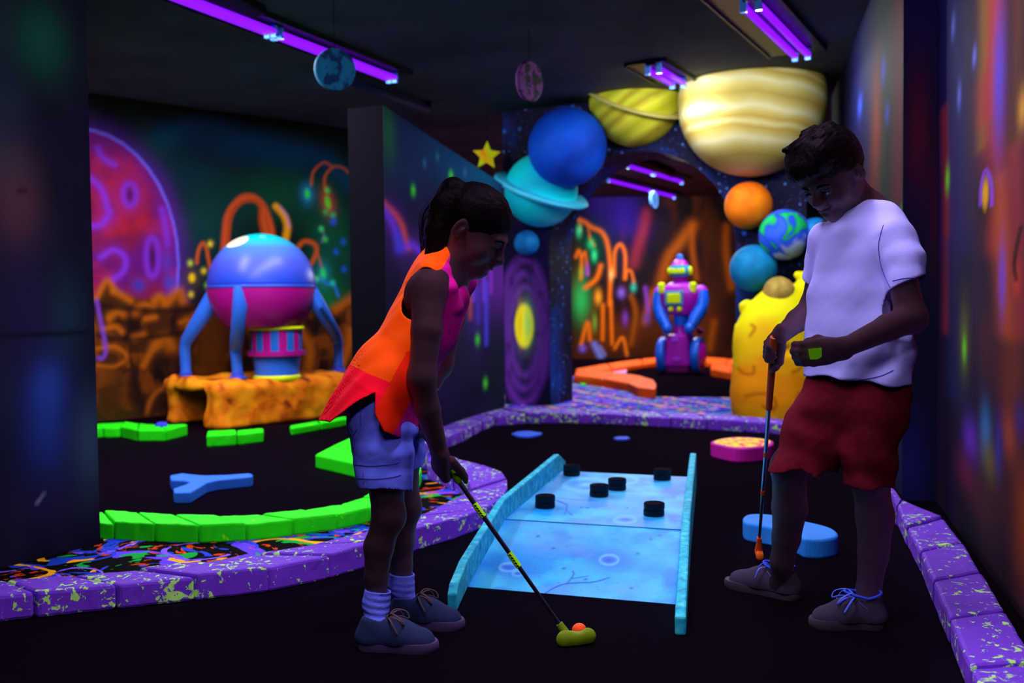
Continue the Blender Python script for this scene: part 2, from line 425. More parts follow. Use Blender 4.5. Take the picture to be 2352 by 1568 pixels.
# ---- patterned carpet material
def carpet(name, scale, layers, base=(8, 8, 14), k=1.0, stripes=False):
    mt, nt, b = newmat(name); N = nt.nodes.new; L = nt.links.new
    b.inputs['Roughness'].default_value = .95; b.inputs['Specular IOR Level'].default_value = .02
    tc = N('ShaderNodeTexCoord'); dn = N('ShaderNodeTexNoise'); dn.inputs['Scale'].default_value = 2.2*scale; dn.inputs['Detail'].default_value = 2
    L(tc.outputs['Object'], dn.inputs['Vector'])
    vm = N('ShaderNodeVectorMath'); vm.operation = 'MULTIPLY_ADD'; vm.inputs[1].default_value = (.35/scale,)*3
    L(dn.outputs['Color'], vm.inputs[0]); L(tc.outputs['Object'], vm.inputs[2])
    cur = None
    for i, (c, sc, r0, w, nsc, nthr, seed) in enumerate(layers):
        off = N('ShaderNodeVectorMath'); off.operation = 'ADD'; off.inputs[1].default_value = (seed*3.7, seed*1.9, 0)
        L(vm.outputs[0], off.inputs[0])
        vo = N('ShaderNodeTexVoronoi'); vo.inputs['Scale'].default_value = sc*scale; vo.voronoi_dimensions = '2D'; L(off.outputs[0], vo.inputs['Vector'])
        sb = N('ShaderNodeMath'); sb.operation = 'SUBTRACT'; sb.inputs[1].default_value = r0; L(vo.outputs['Distance'], sb.inputs[0])
        ab = N('ShaderNodeMath'); ab.operation = 'ABSOLUTE'; L(sb.outputs[0], ab.inputs[0])
        ls = N('ShaderNodeMath'); ls.operation = 'LESS_THAN'; ls.inputs[1].default_value = w; L(ab.outputs[0], ls.inputs[0])
        nz = N('ShaderNodeTexNoise'); nz.inputs['Scale'].default_value = nsc*scale; nz.inputs['Detail'].default_value = 3; nz.inputs['Roughness'].default_value = .7; L(off.outputs[0], nz.inputs['Vector'])
        gt = N('ShaderNodeMath'); gt.operation = 'GREATER_THAN'; gt.inputs[1].default_value = nthr; L(nz.outputs['Fac'], gt.inputs[0])
        mu = N('ShaderNodeMath'); mu.operation = 'MULTIPLY'; L(ls.outputs[0], mu.inputs[0]); L(gt.outputs[0], mu.inputs[1])
        mx = N('ShaderNodeMix'); mx.data_type = 'RGBA'
        L(mu.outputs[0], mx.inputs['Factor'])
        if cur is None: mx.inputs['A'].default_value = hexl(base)
        else: L(cur, mx.inputs['A'])
        mx.inputs['B'].default_value = hexl(c, k); cur = mx.outputs['Result']
    if stripes:
        mp = N('ShaderNodeMapping'); mp.inputs['Rotation'].default_value = (0, 0, -.38); L(tc.outputs['Object'], mp.inputs['Vector'])
        sx = N('ShaderNodeSeparateXYZ'); L(mp.outputs[0], sx.inputs[0])
        for comp, period, wdt, c, thr in ((0, .46, .07, (235, 150, 70), .44), (1, .17, .22, (20, 24, 100), .5), (1, .31, .10, (40, 170, 120), .5)):
            mo = N('ShaderNodeMath'); mo.operation = 'DIVIDE'; mo.inputs[1].default_value = period; L(sx.outputs[comp], mo.inputs[0])
            fr = N('ShaderNodeMath'); fr.operation = 'FRACT'; L(mo.outputs[0], fr.inputs[0])
            ls = N('ShaderNodeMath'); ls.operation = 'LESS_THAN'; ls.inputs[1].default_value = wdt*1.6; L(fr.outputs[0], ls.inputs[0])
            nz = N('ShaderNodeTexNoise'); nz.inputs['Scale'].default_value = 9; L(tc.outputs['Object'], nz.inputs['Vector'])
            gt = N('ShaderNodeMath'); gt.operation = 'GREATER_THAN'; gt.inputs[1].default_value = thr; L(nz.outputs['Fac'], gt.inputs[0])
            mu = N('ShaderNodeMath'); mu.operation = 'MULTIPLY'; L(ls.outputs[0], mu.inputs[0]); L(gt.outputs[0], mu.inputs[1])
            mx = N('ShaderNodeMix'); mx.data_type = 'RGBA'; L(mu.outputs[0], mx.inputs['Factor']); L(cur, mx.inputs['A']); mx.inputs['B'].default_value = hexl(c, k); cur = mx.outputs['Result']
    L(cur, b.inputs['Base Color'])
    return mt
carpet_near = carpet('swirl_carpet', 1.0, [
    ((25, 60, 190), 2.2, .34, .10, 5, .47, 1), ((90, 60, 230), 1.6, .42, .07, 4, .46, 2), ((20, 150, 60), 3.0, .25, .12, 5, .55, 3),
    ((200, 60, 15), 6.0, .3, .10, 22, .56, 4), ((40, 60, 200), 4.5, .3, .05, 6, .5, 5), ((250, 160, 30), 2.6, .38, .035, 4, .52, 6), ((120, 80, 240), 3.2, .35, .03, 6, .5, 7)], k=1.1)
carpet_far_mat = carpet('woven_carpet', 1.0, [
    ((60, 50, 200), 2.5, .4, .30, 5, .36, 1), ((110, 60, 210), 4.0, .35, .12, 6, .5, 2), ((16, 16, 70), 5, .3, .08, 8, .56, 3),
    ((220, 130, 70), 6.0, .3, .09, 7, .54, 4), ((30, 150, 110), 5.5, .3, .09, 7, .55, 5), ((190, 110, 230), 7, .3, .06, 8, .52, 6)], base=(44, 48, 200), k=1.2, stripes=True)
def flat(name, label, pts, mat, z=.006, cat='carpet', fluor=True):
    w = [G(*p) for p in pts]
    o = MB().prism([(q.x, q.y) for q in w], 0.0005, z).obj(name, mat, fluor=fluor)
    return setp(o, label, cat)
flat('patterned_carpet', 'swirl patterned multicoloured carpet between the green kerb and the purple kerb', [(-260, 1400), (0, 1345), (352, 1312), (765, 1262), (1000, 1185), (1105, 1130), (1090, 1092), (1035, 1062), (985, 1044), (930, 1060), (870, 1150), (750, 1190), (580, 1208), (408, 1217), (245, 1212), (236, 1250), (0, 1309), (-260, 1378)], carpet_near)
flat('patterned_carpet', 'blue woven patterned carpet strip behind the far purple kerb', [(1040, 955), (1100, 945), (1180, 950), (1400, 952), (1700, 967), (1860, 978), (1860, 930), (1690, 914), (1512, 912), (1440, 888), (1330, 862), (1230, 880), (1130, 915)], carpet_far_mat)
# ---- kerbs: blocks between a front and a back top edge
def kerb(name, label, front, back, n, h, mat, group=None, gap=.006, bev=.012, jit=.006, cat='kerb', nsm=5):
    fr = resample(smooth_path([G(*p, h) for p in front], nsm) if nsm > 1 else [G(*p, h) for p in front], n)
    bk = resample(smooth_path([G(*p, h) for p in back], nsm) if nsm > 1 else [G(*p, h) for p in back], n)
    c = (fr+bk).mean(0)/2
    t = thing(name, label, cat, (c[0], c[1], 0), group)
    for i in range(n):
        mid = (fr[i]+fr[i+1]+bk[i]+bk[i+1])/4
        q = []
        for p in (fr[i], fr[i+1], bk[i+1], bk[i]):
            d = mid-p; L = np.linalg.norm(d); q.append(p+d/L*gap)
        dz = random.uniform(-jit, jit)
        mb = MB()
        # gridded block with roughened faces
        nx, ny = 8, 4
        def pt(a, b, z):
            p = (q[0]*(1-a)+q[1]*a)*(1-b)+(q[3]*(1-a)+q[2]*a)*b
            r = random.uniform(-1, 1)*.0016
            return (p[0]+random.uniform(-1, 1)*.0016, p[1]+random.uniform(-1, 1)*.0016, max(z+r+(dz if z > .01 else 0), 0.0))
        zs = [0, h*.5, h]
        ring = [(x/nx, 0) for x in range(nx)]+[(1, y/ny) for y in range(ny)]+[(1-x/nx, 1) for x in range(nx)]+[(0, 1-y/ny) for y in range(ny)]
        m_ = len(ring); v = []
        for z in zs: v += [pt(a, b, z) for a, b in ring]
        f = [(j*m_+k, j*m_+(k+1) % m_, (j+1)*m_+(k+1) % m_, (j+1)*m_+k) for j in range(2) for k in range(m_)]
        top = {}; 
        for k, (a, b) in enumerate(ring): top[(round(a*nx), round(b*ny))] = 2*m_+k
        for x in range(1, nx):
            for y in range(1, ny):
                top[(x, y)] = len(v); v.append(pt(x/nx, y/ny, h))
        f += [(top[(x, y)], top[(x+1, y)], top[(x+1, y+1)], top[(x, y+1)]) for x in range(nx) for y in range(ny)]
        f.append(tuple(range(m_-1, -1, -1)))
        # keep the winding outward whatever side the back edge is on
        e1 = q[1]-q[0]; e2 = q[3]-q[0]
        if e1[0]*e2[1]-e1[1]*e2[0] < 0: f = [tuple(reversed(g)) for g in f]
        mb.add(v, f); mb.obj('block', mat, t, bev=bev, seg=2)
    return t
purple = speckled('purple_kerb_paint', (106, 46, 205), 1.0, (175, 225, 120), 1.0, thr=.605, scale=34, stretch=(1, 1, 1))
green = speckled('green_kerb_paint', (30, 225, 12), 1.0, (150, 250, 30), 1.0, thr=.70, scale=22)
orange_k = plain('orange_kerb_paint', (250, 92, 4), .82, grain=.12, gscale=8)
kerb('block_kerb', 'purple speckled block kerb curving round the swirl carpet behind the girl', 
     [(-330, 1405), (-150, 1385), (0, 1364), (132, 1355), (341, 1332), (536, 1313), (645, 1298), (806, 1263), (950, 1217), (1029, 1196), (1108, 1169), (1150, 1145), (1168, 1117), (1165, 1097), (1144, 1077), (1100, 1064), (1041, 1050), (1010, 1042)],
     [(-330, 1370), (-150, 1350), (0, 1330), (153, 1318), (352, 1300), (536, 1279), (645, 1262), (765, 1241), (940, 1190), (1000, 1163), (1050, 1139), (1078, 1126), (1085, 1119), (1080, 1111), (1068, 1103), (1040, 1092), (1010, 1078), (980, 1066)], 17, .085, purple)
kerb('block_kerb', 'purple speckled block kerb running from the girl along the dark wall to the yellow moon rock',
     [(985, 1044), (966, 1028), (975, 1018), (1023, 1003), (1061, 990), (1108, 965), (1148, 953), (1227, 949), (1345, 949), (1464, 953), (1622, 962), (1750, 969), (1860, 976), (1895, 979)],
     [(950, 1046), (925, 1024), (945, 1004), (1013, 978), (1052, 964), (1100, 948), (1150, 936), (1227, 935), (1345, 938), (1464, 942), (1622, 950), (1750, 958), (1860, 965), (1895, 968)], 16, .085, purple)
kerb('block_kerb', 'purple speckled block kerb along the foot of the streaked wall on the right',
     [(2043, 1124), (2058, 1158), (2070, 1188), (2104, 1243), (2164, 1381), (2236, 1548), (2290, 1680)],
     [(2041, 1108), (2072, 1148), (2141, 1153), (2213, 1241), (2303, 1384), (2405, 1555), (2480, 1680)], 7, .085, purple, nsm=1)
kerb('block_kerb', 'bright green block kerb in the left foreground curving behind the girl',
     [(90, 1188), (232, 1198), (329, 1204), (408, 1206), (488, 1208), (580, 1202), (662, 1193), (748, 1183), (821, 1172), (885, 1150), (940, 1120), (968, 1085), (968, 1066)],
     [(90, 1160), (232, 1171), (300, 1176), (370, 1181), (446, 1183), (540, 1182), (620, 1177), (716, 1166), (800, 1150), (855, 1126), (890, 1100), (905, 1082), (908, 1066)], 14, .075, green)
def slab(name, label, pts, h, mat, cat, bev=.02, smooth=1, z0=0.0, seg=3):
    w = [G(*p, h) for p in pts]
    if smooth > 1: w = smooth_path(w, smooth, True)
    c = np.mean([np.array(q) for q in w], axis=0)
    o = MB().prism([(q[0], q[1]) for q in w], z0, h).obj(name, mat, bev=bev, seg=seg)
    return setp(o, label, cat)
slab('kerb_wedge', 'bright green pointed kerb block behind the hip of the girl', [(724, 1043), (765, 1022), (800, 1006), (850, 1000), (905, 1020), (900, 1062), (840, 1070), (812, 1062)], .085, green, 'kerb', .012)
kerb('block_kerb', 'bright green kerb of thick blocks beside the left foot of the orange rock', [(150, 985), (228, 984), (260, 976), (300, 986), (344, 993), (390, 987), (432, 976)], [(150, 974), (226, 972), (287, 968), (330, 974), (375, 976), (405, 975), (430, 974)], 5, .08, green, nsm=1)
kerb('block_kerb', 'short green kerb block in front of the orange rock', [(473, 1001), (540, 997), (607, 990)], [(476, 990), (540, 987), (606, 982)], 2, .08, green, nsm=1)
kerb('block_kerb', 'short green kerb at the right end of the orange rock', [(668, 983), (710, 976), (800, 961)], [(664, 976), (705, 969), (795, 955)], 2, .06, green, nsm=1)
orr = dict(h=.1, mat=orange_k, bev=.045, gap=.001, jit=.001)
kerb('rounded_kerb', 'orange rounded kerb on the far floor left of the robot', [(1322, 858), (1400, 846), (1515, 828), (1550, 824)], [(1322, 846), (1400, 833), (1515, 818), (1550, 815)], 3, nsm=1, **orr)
kerb('rounded_kerb', 'orange rounded kerb with thick blunt end on the blue woven carpet', [(1318, 861), (1380, 868), (1440, 878), (1465, 890), (1480, 898), (1505, 894)], [(1322, 849), (1400, 852), (1465, 861), (1492, 868), (1505, 874), (1508, 882)], 4, nsm=3, **orr)
kerb('rounded_kerb', 'orange rounded kerb behind the robot on its right', [(1606, 828), (1660, 833), (1720, 842)], [(1606, 818), (1660, 821), (1720, 829)], 2, nsm=1, **orr)
kerb('rounded_kerb', 'short orange rounded kerb between the robot and the yellow rock', [(1632, 847), (1680, 855), (1730, 862)], [(1634, 835), (1680, 840), (1730, 846)], 2, nsm=1, **orr)
# ---- painted walls
wall_paint = attrmat('mural_paint', rough=.8, spec=.04, bump=.15, bscale=18)
MK = 1.15     # strength of the mural pigments
DWN = Vector((.47, .883, 0))
lw = Panel(Vector((-1.684, 4.02, 0))-DWN*2.4, DWN, 2.4, 0, CEIL, .02, MK*1.3)
lw.fill((20, 17, 38)); lw.noise((26, 34, 52), .5, .8, .42, .7, .8, 1); lw.noise((10, 8, 26), .4, .6, .45, .7, .8, 2)
lw.blob(95, 90, 70, 100, (16, 66, 58), .8); lw.blob(40, 470, 60, 110, (80, 44, 58), .7); lw.blob(20, 380, 60, 60, (60, 45, 60), .5)
lw.blob(108, 960, 60, 150, (28, 50, 140), .6); lw.blob(110, 880, 40, 60, (40, 60, 160), .5); lw.blob(205, 1010, 40, 120, (38, 54, 84), .8); lw.blob(150, 720, 60, 120, (26, 50, 70), .5)
lw.blob(60, 700, 60, 150, (30, 20, 60), .7); lw.blob(90, 1150, 90, 80, (24, 18, 50), .7); lw.stroke([(-20, 770), (90, 767), (205, 764)], 3, (8, 6, 16), .7)
lw.stroke([(88, 1155), (90, 1147), (97, 1138), (90, 1137)], 3, (90, 90, 130), .8); lw.stroke([(42, 435), (50, 445), (58, 436)], 4, (5, 5, 10), .6)
setp(lw.obj('wall_left', wall_paint, depth=.14), kind='structure')
# ---- alcove mural behind the lander
ad = Vector((.718, .696, 0))
al = Panel(Vector((-3.506, 8.383, 0))-ad*.9, ad, 4.3, 0, CEIL, .015, MK*1.0)
al.fill((14, 11, 20)); al.noise((10, 34, 48), .7, .5, .45, .7, .7, 3); al.noise((14, 52, 40), .5, .5, .52, .75, .6, 4)
for b in [(430, 400, 130, 80, (14, 48, 66), .6), (560, 330, 150, 40, (12, 54, 96), .7), (660, 360, 100, 40, (12, 56, 100), .6), (360, 330, 60, 40, (18, 70, 70), .5), (640, 450, 110, 70, (14, 74, 54), .7),
          (500, 500, 80, 80, (14, 60, 60), .6), (760, 560, 60, 120, (10, 84, 60), .7), (745, 690, 50, 60, (16, 110, 52), .8), (460, 520, 50, 80, (16, 60, 60), .5), (600, 250, 300, 30, (8, 7, 12), .9)]: al.blob(*b)
al.stroke([(380, 310), (440, 288), (500, 285), (560, 312), (640, 330), (740, 360), (806, 420)], 40, (14, 66, 112), .55, 1)
pl = [(175+235*math.cos(t), 610-315*math.sin(t)) for t in np.linspace(0, 2*math.pi, 41)[:-1]]
msk = al.poly(pl, (118, 22, 62), 1, 4)
al.noise((78, 14, 96), .25, .3, .5, .72, .8, 5, mask=msk); al.noise((166, 30, 50), .3, .25, .55, .75, .8, 6, mask=msk)
al.stroke(pl, 60, (96, 26, 160), .45, 1, 1, True)
al.stroke(pl[:11]+pl[-4:] if 0 else pl, 8, (112, 92, 245), .95, .5, 1, True)
for c in [[(298+14*math.cos(t), 447+25*math.sin(t)) for t in np.linspace(0, 6.2, 14)], [(350+13*math.cos(t), 590+44*math.sin(t)) for t in np.linspace(0, 6.2, 16)],
          [(232, 590), (262, 574), (288, 592), (284, 622), (262, 640)], [(205, 408), (232, 432), (248, 478), (252, 490)], [(225, 340), (235, 360), (262, 378)], [(208, 520), (232, 516), (246, 500)],
          [(372, 480), (380, 520), (385, 560)]]:
    al.stroke(c, 12, (128, 52, 225), .85, .9)
    al.stroke(c, 34, (110, 30, 170), .35, 1)
al.blob(298, 447, 9, 18, (40, 16, 90), .9); al.blob(350, 590, 9, 32, (60, 14, 50), .8)
al.blob(318, 655, 18, 18, (52, 48, 170), .9); al.blob(392, 650, 16, 20, (60, 60, 190), .9); al.blob(384, 600, 14, 30, (80, 60, 200), .5)
# rocky ground of the mural
rk = al.poly([(-400, 1040), (-400, 690), (-60, 650), (80, 700), (180, 690), (220, 690), (246, 640), (270, 672), (300, 682), (330, 690), (366, 680), (392, 684), (412, 664), (424, 695), (470, 700), (620, 690), (740, 720), (780, 706), (815, 680), (870, 660), (900, 1010)], (62, 30, 14), 1, 4)
al.noise((120, 56, 12), .14, .12, .5, .72, .9, 7, mask=rk); al.noise((22, 10, 14), .12, .18, .5, .68, .9, 8, mask=rk)
for pts, w in [([(222, 684), (246, 645), (262, 668)], 12), ([(262, 668), (300, 690)], 14), ([(312, 715), (330, 700), (352, 706)], 14), ([(245, 735), (268, 716), (282, 720)], 16), ([(335, 732), (356, 728)], 12),
               ([(380, 700), (410, 668), (420, 690)], 18), ([(355, 690), (366, 680), (378, 690)], 14), ([(238, 755), (266, 750), (280, 762)], 12), ([(308, 776), (330, 770)], 14), ([(360, 790), (382, 778), (396, 800)], 22),
               ([(330, 840), (345, 810), (360, 790)], 14), ([(770, 712), (790, 698), (812, 682)], 18), ([(225, 800), (262, 796), (288, 812), (296, 840)], 8), ([(225, 838), (260, 842), (285, 830)], 8), ([(335, 950), (355, 905), (395, 880)], 10),
               ([(415, 740), (435, 735), (430, 750)], 10), ([(690, 760), (712, 800), (705, 860)], 20), ([(770, 880), (800, 800), (806, 760)], 16)]: al.stroke(pts, w, (176, 88, 14), .85, 1)
for pts, w in [([(230, 700), (300, 710), (420, 712), (480, 700)], 12), ([(225, 770), (300, 780), (440, 760)], 12), ([(300, 830), (320, 900), (330, 960)], 14), ([(400, 830), (430, 900)], 40), ([(225, 700), (240, 740)], 12)]: al.stroke(pts, w, (26, 12, 16), .8, 1)
al.blob(488, 810, 40, 90, (110, 52, 16), .8); al.blob(420, 920, 60, 50, (20, 10, 20), .8); al.blob(260, 900, 40, 60, (70, 40, 14), .7); al.blob(250, 960, 60, 30, (46, 44, 14), .7)
al.stroke([(222, 690), (232, 740), (243, 800), (236, 822), (226, 822)], 8, (120, 60, 190), .9, .8)
# tendrils
for dx, w, c in ((0, 13, (222, 84, 34)), (7, 10, (190, 66, 26)), (14, 10, (214, 88, 40)), (21, 8, (170, 60, 24))):
    al.stroke([(512+dx*.35, 610), (517+dx*.3, 545), (524+dx*.3, 495), (550, 459+dx*.4), (577, 452+dx*.4), (602-dx*.2, 470), (618-dx, 506), (626-dx, 545), (628-dx, 600)], w, c, .9, .7)
al.stroke([(634, 474), (652, 495), (660, 520), (656, 548)], 15, (236, 158, 12), .95, .5); al.stroke([(642, 474), (658, 495), (665, 522)], 4, (190, 120, 220), .7, .7)
for pts, w in [([(715, 425), (718, 400), (728, 384), (746, 373), (764, 384)], 5), ([(748, 440), (745, 411), (757, 390), (772, 382), (792, 388), (808, 405)], 5), ([(452, 604), (456, 575), (466, 558), (474, 570), (478, 590), (484, 620)], 7),
               ([(682, 572), (695, 556), (712, 555), (726, 566), (725, 585), (715, 606)], 9), ([(727, 575), (735, 600), (740, 620)], 4)]: al.stroke(pts, w, (206, 84, 30), .9, .7)
for x, y, rx, ry, a, c, c2 in [(706, 445, 8, 15, 0, (40, 226, 80), (40, 140, 200)), (753, 465, 8, 19, 15, (60, 220, 40), (200, 80, 60)), (742, 630, 9, 20, 0, (40, 220, 110), (30, 140, 160)), (441, 638, 10, 14, 0, (240, 190, 20), (90, 70, 30))]:
    al.blob(x, y, rx*1.9, ry*1.6, c2, .8, a); al.blob(x, y, rx, ry, c, 1, a, .4)
al.stroke([(727, 649), (738, 638), (752, 652), (766, 651), (777, 680)], 6, (40, 110, 220), .9, .7)
al.stroke([(736, 520), (744, 540), (738, 556)], 4, (110, 60, 170), .8, .7)
for x, y, c in [(483, 560, (250, 220, 40)), (437, 604, (200, 210, 40)), (468, 622, (230, 200, 40)), (439, 676, (230, 200, 40)), (477, 655, (160, 220, 30)), (764, 509, (30, 90, 230)), (788, 555, (30, 90, 220)), (772, 578, (30, 90, 220)), (790, 618, (30, 80, 220)), (765, 494, (40, 190, 130)), (767, 508, (40, 80, 220)),
                (748, 487, (40, 180, 90)), (752, 437, (60, 220, 90)), (738, 526, (60, 220, 100)), (747, 549, (60, 200, 90)), (727, 640, (80, 230, 60)), (764, 650, (40, 210, 180))]: al.blob(x, y, 6, 7, c, 1)
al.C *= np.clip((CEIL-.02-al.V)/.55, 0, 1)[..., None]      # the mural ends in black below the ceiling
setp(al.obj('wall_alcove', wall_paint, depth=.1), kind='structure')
# ---- partition wall with the sloping top
p0 = Vector((-.801, 6.4, 0)); p1 = Vector((-.066, 8.422, 0))
wp = Panel(p0, p1-p0, (p1-p0).length, 0, 1, .012, MK*1.1)
top = lambda u: 2.225+(1.96-2.225)*u/((p1-p0).length)
wp.V = wp.V*top(wp.U)/max(wp.V[0, -1], 1e-6)
wp.fill((22, 17, 44)); 
wp.noise((30, 22, 58), .3, .9, .45, .7, .8, 9)
for b in [(990, 330, 120, 90, (18, 44, 92), .9), (1080, 400, 80, 60, (14, 66, 110), .9), (930, 380, 60, 90, (22, 42, 86), .9), (893, 300, 16, 80, (34, 92, 58), .9), (1120, 400, 40, 40, (16, 80, 120), .8),
          (900, 500, 30, 50, (70, 28, 120), .9), (940, 570, 40, 40, (84, 36, 140), .8), (960, 600, 50, 80, (52, 34, 96), .6), (1110, 660, 40, 80, (96, 36, 150), .8), (1150, 640, 20, 80, (100, 40, 160), .7),
          (1085, 720, 30, 90, (52, 40, 120), .8), (1030, 900, 60, 50, (34, 20, 70), .8), (1100, 900, 60, 40, (20, 12, 40), .8), (1060, 800, 40, 80, (36, 30, 56), .7), (1140, 860, 20, 100, (14, 34, 34), .7)]: wp.blob(*b)
wp.stroke([(883, 468), (905, 490), (922, 515), (930, 545), (938, 570)], 12, (206, 74, 60), .8, 1); wp.stroke([(878, 478), (898, 505), (914, 545), (920, 570), (945, 562), (962, 575)], 16, (108, 56, 230), .8, 1)
wp.stroke([(915, 575), (918, 560), (914, 540)], 14, (52, 60, 220), .8, 1)
for x, y, h, c in [(1088, 650, 40, (110, 70, 240)), (1112, 640, 50, (120, 60, 230)), (1117, 720, 70, (70, 70, 230)), (1098, 700, 40, (80, 50, 190)), (1128, 610, 60, (140, 50, 200)), (1080, 690, 40, (180, 70, 60))]: wp.stroke([(x, y-h), (x, y+h)], 8, c, .7, 1)
for x, y in [(949, 437), (1036, 404), (1097, 780), (1115, 880)]: wp.blob(x, y, 5, 12, (70, 210, 40), 1)
for x, y in [(1005, 360), (1068, 396), (975, 375)]: wp.blob(x, y, 4, 10, (40, 110, 150), .8)
setp(wp.obj('wall_partition', wall_paint, depth=.26), kind='structure')
# ---- right-hand walls
rw0 = Vector((1.986, 4.648, 0)); rd = (Vector((1.497, 2.897, 0))-rw0).normalized()
rw = Panel(rw0, rd, 3.4, 0, CEIL, .012, MK*.62)
rw.fill((24, 9, 46)); rw.noise((44, 20, 50), .25, 1.2, .45, .7, .8, 11); rw.noise((14, 10, 40), .18, 1.6, .5, .7, .8, 12)
def vs(pn, x0, y0, x1, y1, w, c, a=.8, soft=1):
    if abs(y1-y0) < 330: pn.blob((x0+x1)/2, (y0+y1)/2, w*.75, abs(y1-y0)*.55, c, a*.85); return
    pn.stroke([(x0, y0), ((x0+x1)/2+3, (y0+y1)/2), (x1, y1)], w, c, a, soft)
for a in [(2185, -80, 2195, 560, 60, (34, 26, 120), .8), (2240, -80, 2235, 500, 40, (70, 24, 70), .6), (2262, -60, 2258, 330, 26, (140, 110, 30), .8), (2286, -80, 2268, 260, 34, (180, 56, 50), .9), (2268, 180, 2290, 560, 44, (172, 50, 60), .8),
          (2290, 420, 2312, 760, 40, (190, 76, 30), .8), (2306, 40, 2282, 330, 20, (80, 66, 230), .9), (2340, -60, 2330, 330, 30, (100, 50, 30), .6), (2330, 350, 2345, 760, 40, (150, 44, 60), .7), (2168, 250, 2172, 760, 14, (150, 36, 44), .8),
          (2186, 560, 2192, 900, 40, (26, 26, 90), .7), (2240, 560, 2245, 880, 50, (60, 26, 70), .6), (2300, 560, 2303, 720, 12, (110, 70, 230), .9), (2215, 700, 2214, 860, 16, (120, 120, 30), .7), (2262, 700, 2270, 880, 30, (90, 40, 60), .7),
          (2315, 760, 2330, 960, 50, (150, 60, 30), .7), (2228, 960, 2230, 1060, 26, (110, 50, 210), .95), (2262, 930, 2266, 1050, 18, (60, 130, 210), .95), (2272, 1010, 2276, 1110, 28, (130, 110, 30), .85), (2317, 940, 2318, 1060, 26, (190, 80, 60), .9),
          (2217, 1040, 2222, 1130, 34, (120, 24, 80), .8), (2345, 1060, 2350, 1330, 36, (170, 70, 10), .9), (2290, 960, 2296, 1100, 14, (60, 50, 190), .8), (2250, 1080, 2262, 1230, 50, (90, 50, 50), .6), (2310, 1080, 2320, 1260, 50, (84, 36, 40), .7), (2340, 920, 2346, 1010, 20, (60, 40, 150), .8)]: vs(rw, *a)
for x, y, h in [(2189, 61, 30), (2203, 221, 34), (2238, 130, 24)]: rw.blob(x, y, 5, h, (110, 120, 250), 1)
for x, y, h in [(2176, 412, 30), (2215, 800, 30)]: rw.blob(x, y, 5, h, (110, 220, 40), 1)
rw.blob(2262, 455, 24, 80, (14, 8, 20), .9); rw.stroke([(2252, 470), (2254, 425), (2264, 392), (2276, 420), (2278, 470)], 8, (150, 70, 230), .9, .8); rw.blob(2263, 446, 10, 46, (240, 170, 20), 1, 0, .4)
rw.blob(2349, 250, 12, 50, (220, 150, 60), .8); rw.blob(2335, 640, 10, 40, (200, 60, 40), .8); rw.stroke([(2345, 520), (2330, 600), (2334, 640)], 10, (16, 8, 16), .8)
setp(rw.obj('wall_right', wall_paint, depth=.12), kind='structure')
pl0 = Vector((1.844, 4.698, 0)); pd = (rw0-pl0)
pw = Panel(pl0, pd, pd.length, 0, CEIL, .02, MK*.75)
pw.fill((20, 12, 42)); pw.noise((14, 12, 50), .2, .6, .45, .7, .8, 14); pw.blob(2120, 30, 60, 120, (26, 14, 74), .9); pw.blob(2110, 300, 30, 160, (74, 12, 42), .8); pw.blob(2150, 520, 20, 160, (70, 14, 34), .6); pw.blob(2090, 1080, 40, 120, (28, 26, 110), .8); pw.blob(2120, 700, 60, 160, (16, 14, 44), .7)
setp(pw.obj('wall_pilaster', wall_paint, depth=.3), kind='structure')
s0 = Vector((2.86, 8.9, 0)); s1 = Vector((1.86, 4.72, 0))
sw = Panel(s0, s1-s0, (s1-s0).length, 0, CEIL, .015, MK*.3)
sw.fill((20, 14, 34)); sw.noise((28, 20, 70), .3, 1.2, .45, .7, .8, 15)
for a in [(1975, 60, 1972, 330, 60, (30, 40, 130), .9), (1990, -60, 1990, 260, 40, (30, 36, 66), .8), (2036, -40, 2028, 560, 44, (24, 70, 64), .9), (2024, 150, 2003, 430, 18, (170, 70, 60), .9), (2004, 400, 1998, 620, 16, (150, 54, 60), .8), (2070, -80, 2062, 560, 34, (150, 54, 74), .9), (2086, -60, 2080, 520, 8, (190, 84, 40), .8),
          (2050, 480, 2046, 800, 40, (24, 40, 60), .7), (2070, 480, 2060, 1000, 40, (26, 18, 90), .7), (2062, 980, 2060, 1140, 60, (34, 34, 130), .8), (1856, 440, 1858, 560, 10, (90, 60, 220), .9), (1880, 470, 1884, 620, 20, (26, 66, 60), .8), (1930, 100, 1930, 500, 40, (18, 16, 40), .8)]: vs(sw, *a)
for x, y, h in [(1975, 243, 26), (2029, 162, 30), (2038, 259, 24), (2079, 243, 26)]: sw.blob(x, y, 5, h, (60, 90, 250), 1)
for x, y, h in [(2082, 24, 26), (2072, 490, 24)]: sw.blob(x, y, 5, h, (110, 220, 40), 1)
setp(sw.obj('wall_side', wall_paint, depth=.1), kind='structure')
# ---- far wall behind the robot
fw = Panel(Vector((-.2, 17.0, 0)), Vector((1, 0, 0)), 6.2, 0, CEIL, .025, MK*1.2)
fw.fill((16, 9, 14)); fw.noise((60, 24, 8), .25, .8, .42, .66, .9, 16)
for b in [(1430, 490, 60, 60, (44, 22, 130), .9), (1380, 470, 40, 40, (40, 20, 110), .8), (1420, 600, 60, 50, (20, 24, 44), .8), (1500, 480, 40, 60, (16, 10, 18), .9), (1560, 540, 40, 40, (30, 14, 14), .7), (1360, 560, 40, 50, (12, 60, 40), .8), (1335, 690, 20, 50, (40, 170, 80), .9),
          (1420, 770, 90, 50, (96, 40, 10), .8), (1600, 740, 70, 90, (88, 36, 8), .8), (1500, 790, 80, 40, (60, 22, 8), .8), (1480, 660, 30, 60, (24, 16, 20), .8), (1640, 620, 30, 80, (40, 18, 14), .8)]: fw.blob(*b)
